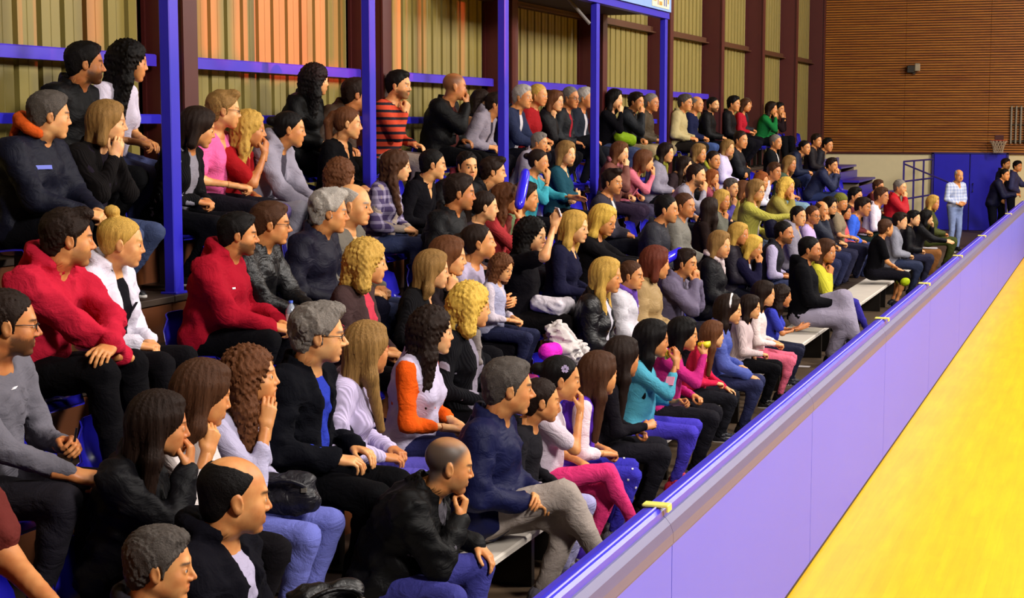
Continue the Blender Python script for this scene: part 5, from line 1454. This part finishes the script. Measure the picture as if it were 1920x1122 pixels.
a = who(998)
blob('folded_jacket', 'white folded jacket lying on the lap of the person in black', 'jacket', [local_at(a, .22, -.10, .24), local_at(a, .36, -.12, .22), local_at(a, .40, .02, .22)], .065, cloth('cotton', 'd8d0da'))
o_ = blob('plastic_bag', 'crumpled white plastic bag below the person in black leather', 'bag', [at_lat(1045, 625, 3.62), at_lat(1062, 655, 3.55), at_lat(1082, 662, 3.58)], .072, cloth('nylon', 'cfc6c4'), .009, .016)
blob('cushion', 'small bright magenta cushion beside the white plastic bag', 'cushion', [at_lat(1024, 660, 3.6), at_lat(1040, 658, 3.6)], .055, cloth('cotton', 'e028c0'), fold=.003)
a = who(1153); blob('shoulder_bag', 'lime and dark green bag on a lap behind the fourth post', 'bag', [local_at(a, .24, -.12, .24), local_at(a, .34, .08, .20)], .085, cloth('nylon', '7c9c14'), .014, .003)
def airstick(p0, p1, label):
    p0, p1 = Vector(p0), Vector(p1); c = (p0 + p1) / 2; b = MB(); d_ = p1 - p0
    b.tube([p0 - c + d_ * t for t in (0, .04, .12, .5, .88, .96, 1)], [.006, .03, .042, .046, .042, .03, .006], 12)
    tag(b.build('air_stick', plain('stick_blue', '2a20d8', .2), None, c, smooth=True), label, 'air stick', 'blue inflated clapper sticks')
airstick(at_lat(972, 392, 4.55), at_lat(986, 318, 4.6), 'blue inflated stick upright in front of the child')
a = who(1132); p = hand_at(a, 'R', (.08, 0, -.03)); airstick(p, p + Vector((.12, .42, .10)), 'blue inflated stick in the hand of the person clapping')
def handbag(p, label, col, w_=.30, h=.20, d_=.12, rz=0, strap=True):
    root = tag(empty('handbag', p), label, 'bag'); root.rotation_euler = (0, 0, rz)
    V = Vol((-w_ / 2 - .06, -d_ / 2 - .06, -.03), (w_ / 2 + .06, d_ / 2 + .06, h + .08), .010)
    for z in (.05, h * .5, h * .85):
        q = 1 - .25 * z / h
        V.cap((-w_ * .36 * q, 0, z), (w_ * .36 * q, 0, z), .06 * q, k=.03)
    V.clip((0, 0, -1), -.002); folds(V, .006, 60)
    Vt, Q = V.net(); link('pouch', mesh('pouch', Vt, Q, cloth('leather', col)), root)
    if strap:
        b = MB(); b.tube([(-w_ * .34 * math.cos(q), -.05 - .03 * math.sin(q), h * .72 + h * .32 * math.sin(q)) for q in [i * math.pi / 10 for i in range(11)]], .009, 6); b.build('strap', cloth('leather', col), root, smooth=True)
    b = MB()
    for s in (-1, 1): b.box(s * w_ * .32 - .012, s * w_ * .32 + .012, -.07, -.045, h * .68, h * .80)
    b.build('buckle', plain('buckle_metal', 'c8c0b0', .25, .8), root)
a = who(472); handbag(local_at(a, .30, -.02, .155), 'dark grey handbag on the lap of the shouting person in lilac', '24222a', .28, .16, rz=.3)
p = at_lat(612, 1100, 2.62); handbag((p.x, p.y, max(p.z - .22, .0)), 'black shiny handbag with metal trim at the bottom edge', '121014', .34, .22, rz=.9)
a = who(1418); blob('disc_bag', 'dark violet round bag held by the person in the yellow cardigan with glasses', 'bag', [local_at(a, .30, -.12, .34), local_at(a, .32, -.12, .24)], .085, cloth('nylon', '141034'), .014, .002)
a = who(1661); blob('lime_bag', 'small lime bag below the hands of the boy in black', 'bag', [local_at(a, .42, -.16, -.02), local_at(a, .40, .0, -.02)], .07, cloth('nylon', 'b4c818'), .014, .002)
a = who(1737)
b = MB()
for k in range(3): b.box(-.12, .12, -.09, .09, k * .006, k * .006 + .003, Matrix.Rotation(.12 * k, 4, 'Z'))
tag(b.build('papers', plain('paper_white', 'ece4e8', .7), None, local_at(a, .30, .0, .165)), 'white papers on the brown knees of the front row person', 'papers')
p = at_lat(1508, 688, 2.2); p = ray(1508, 688); t_ = -CZ / p.z; p = Vector((p.x * t_, p.y * t_, 0))
b = MB(); b.rbox(-.06, .06, -.04, .04, .001, .006, .001); tag(b.build('paper_scrap', plain('paper_white', 'ece4e8', .7), None, p), 'scrap of white paper on the walkway floor', 'litter')

# prints, badges and zips on garments: found by looking at the garment's own surface
from mathutils.bvhtree import BVHTree
def on_garment(px, py, owner, child, build, name, mat):
    ob = [c for c in owner['_root'].children if c.name.split('.')[0] == child]
    if not ob: return
    ob = ob[0]; me = ob.data; M = owner['_root'].matrix_basis @ ob.matrix_basis; I = M.inverted()
    bv = BVHTree.FromPolygons([v.co for v in me.vertices], [tuple(p.vertices) for p in me.polygons])
    o_, d_ = I @ Vector((0, 0, CZ)), (I.to_3x3() @ ray(px, py)).normalized()
    h = bv.ray_cast(o_, d_)
    if h[0] is None: print('MISS', px, py, child); return
    n = h[1].normalized(); up = (Vector((0, 0, 1)) - n * n.z).normalized(); y = up.cross(n)
    R3 = Matrix((y, up, n)).transposed().to_4x4(); R3.translation = h[0]
    b = MB(); build(b, R3); b.build(name, mat, owner['_root'], ob.location)
def rect(w_, h, skew=0):
    def f(b, M):
        vs = []; n = 4
        for z in (-.006, .0045):
            vs += [(-w_ / 2 - skew, -h / 2, z), (w_ / 2 - skew, -h / 2, z), (w_ / 2 + skew, h / 2, z), (-w_ / 2 + skew, h / 2, z)]
        b.add([M @ Vector(p) for p in vs], [(3, 2, 1, 0), (4, 5, 6, 7), (0, 1, 5, 4), (1, 2, 6, 5), (2, 3, 7, 6), (3, 0, 4, 7)])
    return f
W_ = plain('print_white', 'e6e2e8', .6)
on_garment(82, 314, who(93), 'jacket', rect(.10, .022), 'chest_badge', plain('badge_blue', '4a58c8', .5))
on_garment(438, 541, who(447), 'hooded_sweatshirt', rect(.022, .010), 'chest_logo', W_)
on_garment(26, 728, who(14), 'sweater', rect(.030, .008, .010), 'chest_logo', W_)
on_garment(246, 585, who(228), 'hooded_sweatshirt', rect(.014, .10, .03), 'sleeve_stripe', plain('stripe_black', '14141e', .6))
on_garment(643, 790, who(598), 'shirt', rect(.07, .014), 'print_bar', plain('print_pink', 'b03c78', .6))
on_garment(642, 765, who(598), 'shirt', rect(.05, .012), 'print_bar', W_)
on_garment(1256, 715, who(1224), 'sweater', rect(.06, .07), 'chest_print', plain('print_rose', 'd88aa8', .6))
on_garment(1484, 600, who(1466), 't_shirt', rect(.10, .10), 'chest_print', plain('print_orange', 'e0602c', .6))
on_garment(1842, 367, who(1884), 'jacket', rect(.05, .05), 'arm_badge', W_)
on_garment(912, 240, who(903), 'sleeveless_top', rect(.14, .022), 'chest_print', plain('print_lilac', '7c5a90', .6))
for k, (x_, y_) in enumerate(((1170, 730), (1176, 752), (1180, 715), (1166, 765), (1178, 770))):
    on_garment(x_, y_, who(1168), 'sweater', rect(.03, .022, .008), 'flower_print', W_)
for k, (x_, y_) in enumerate(((1170, 860), (1186, 880), (1178, 900), (1192, 915), (1165, 840), (1185, 850))):
    on_garment(x_, y_, who(1124), 'leggings', rect(.012, .012), 'star_print', W_)
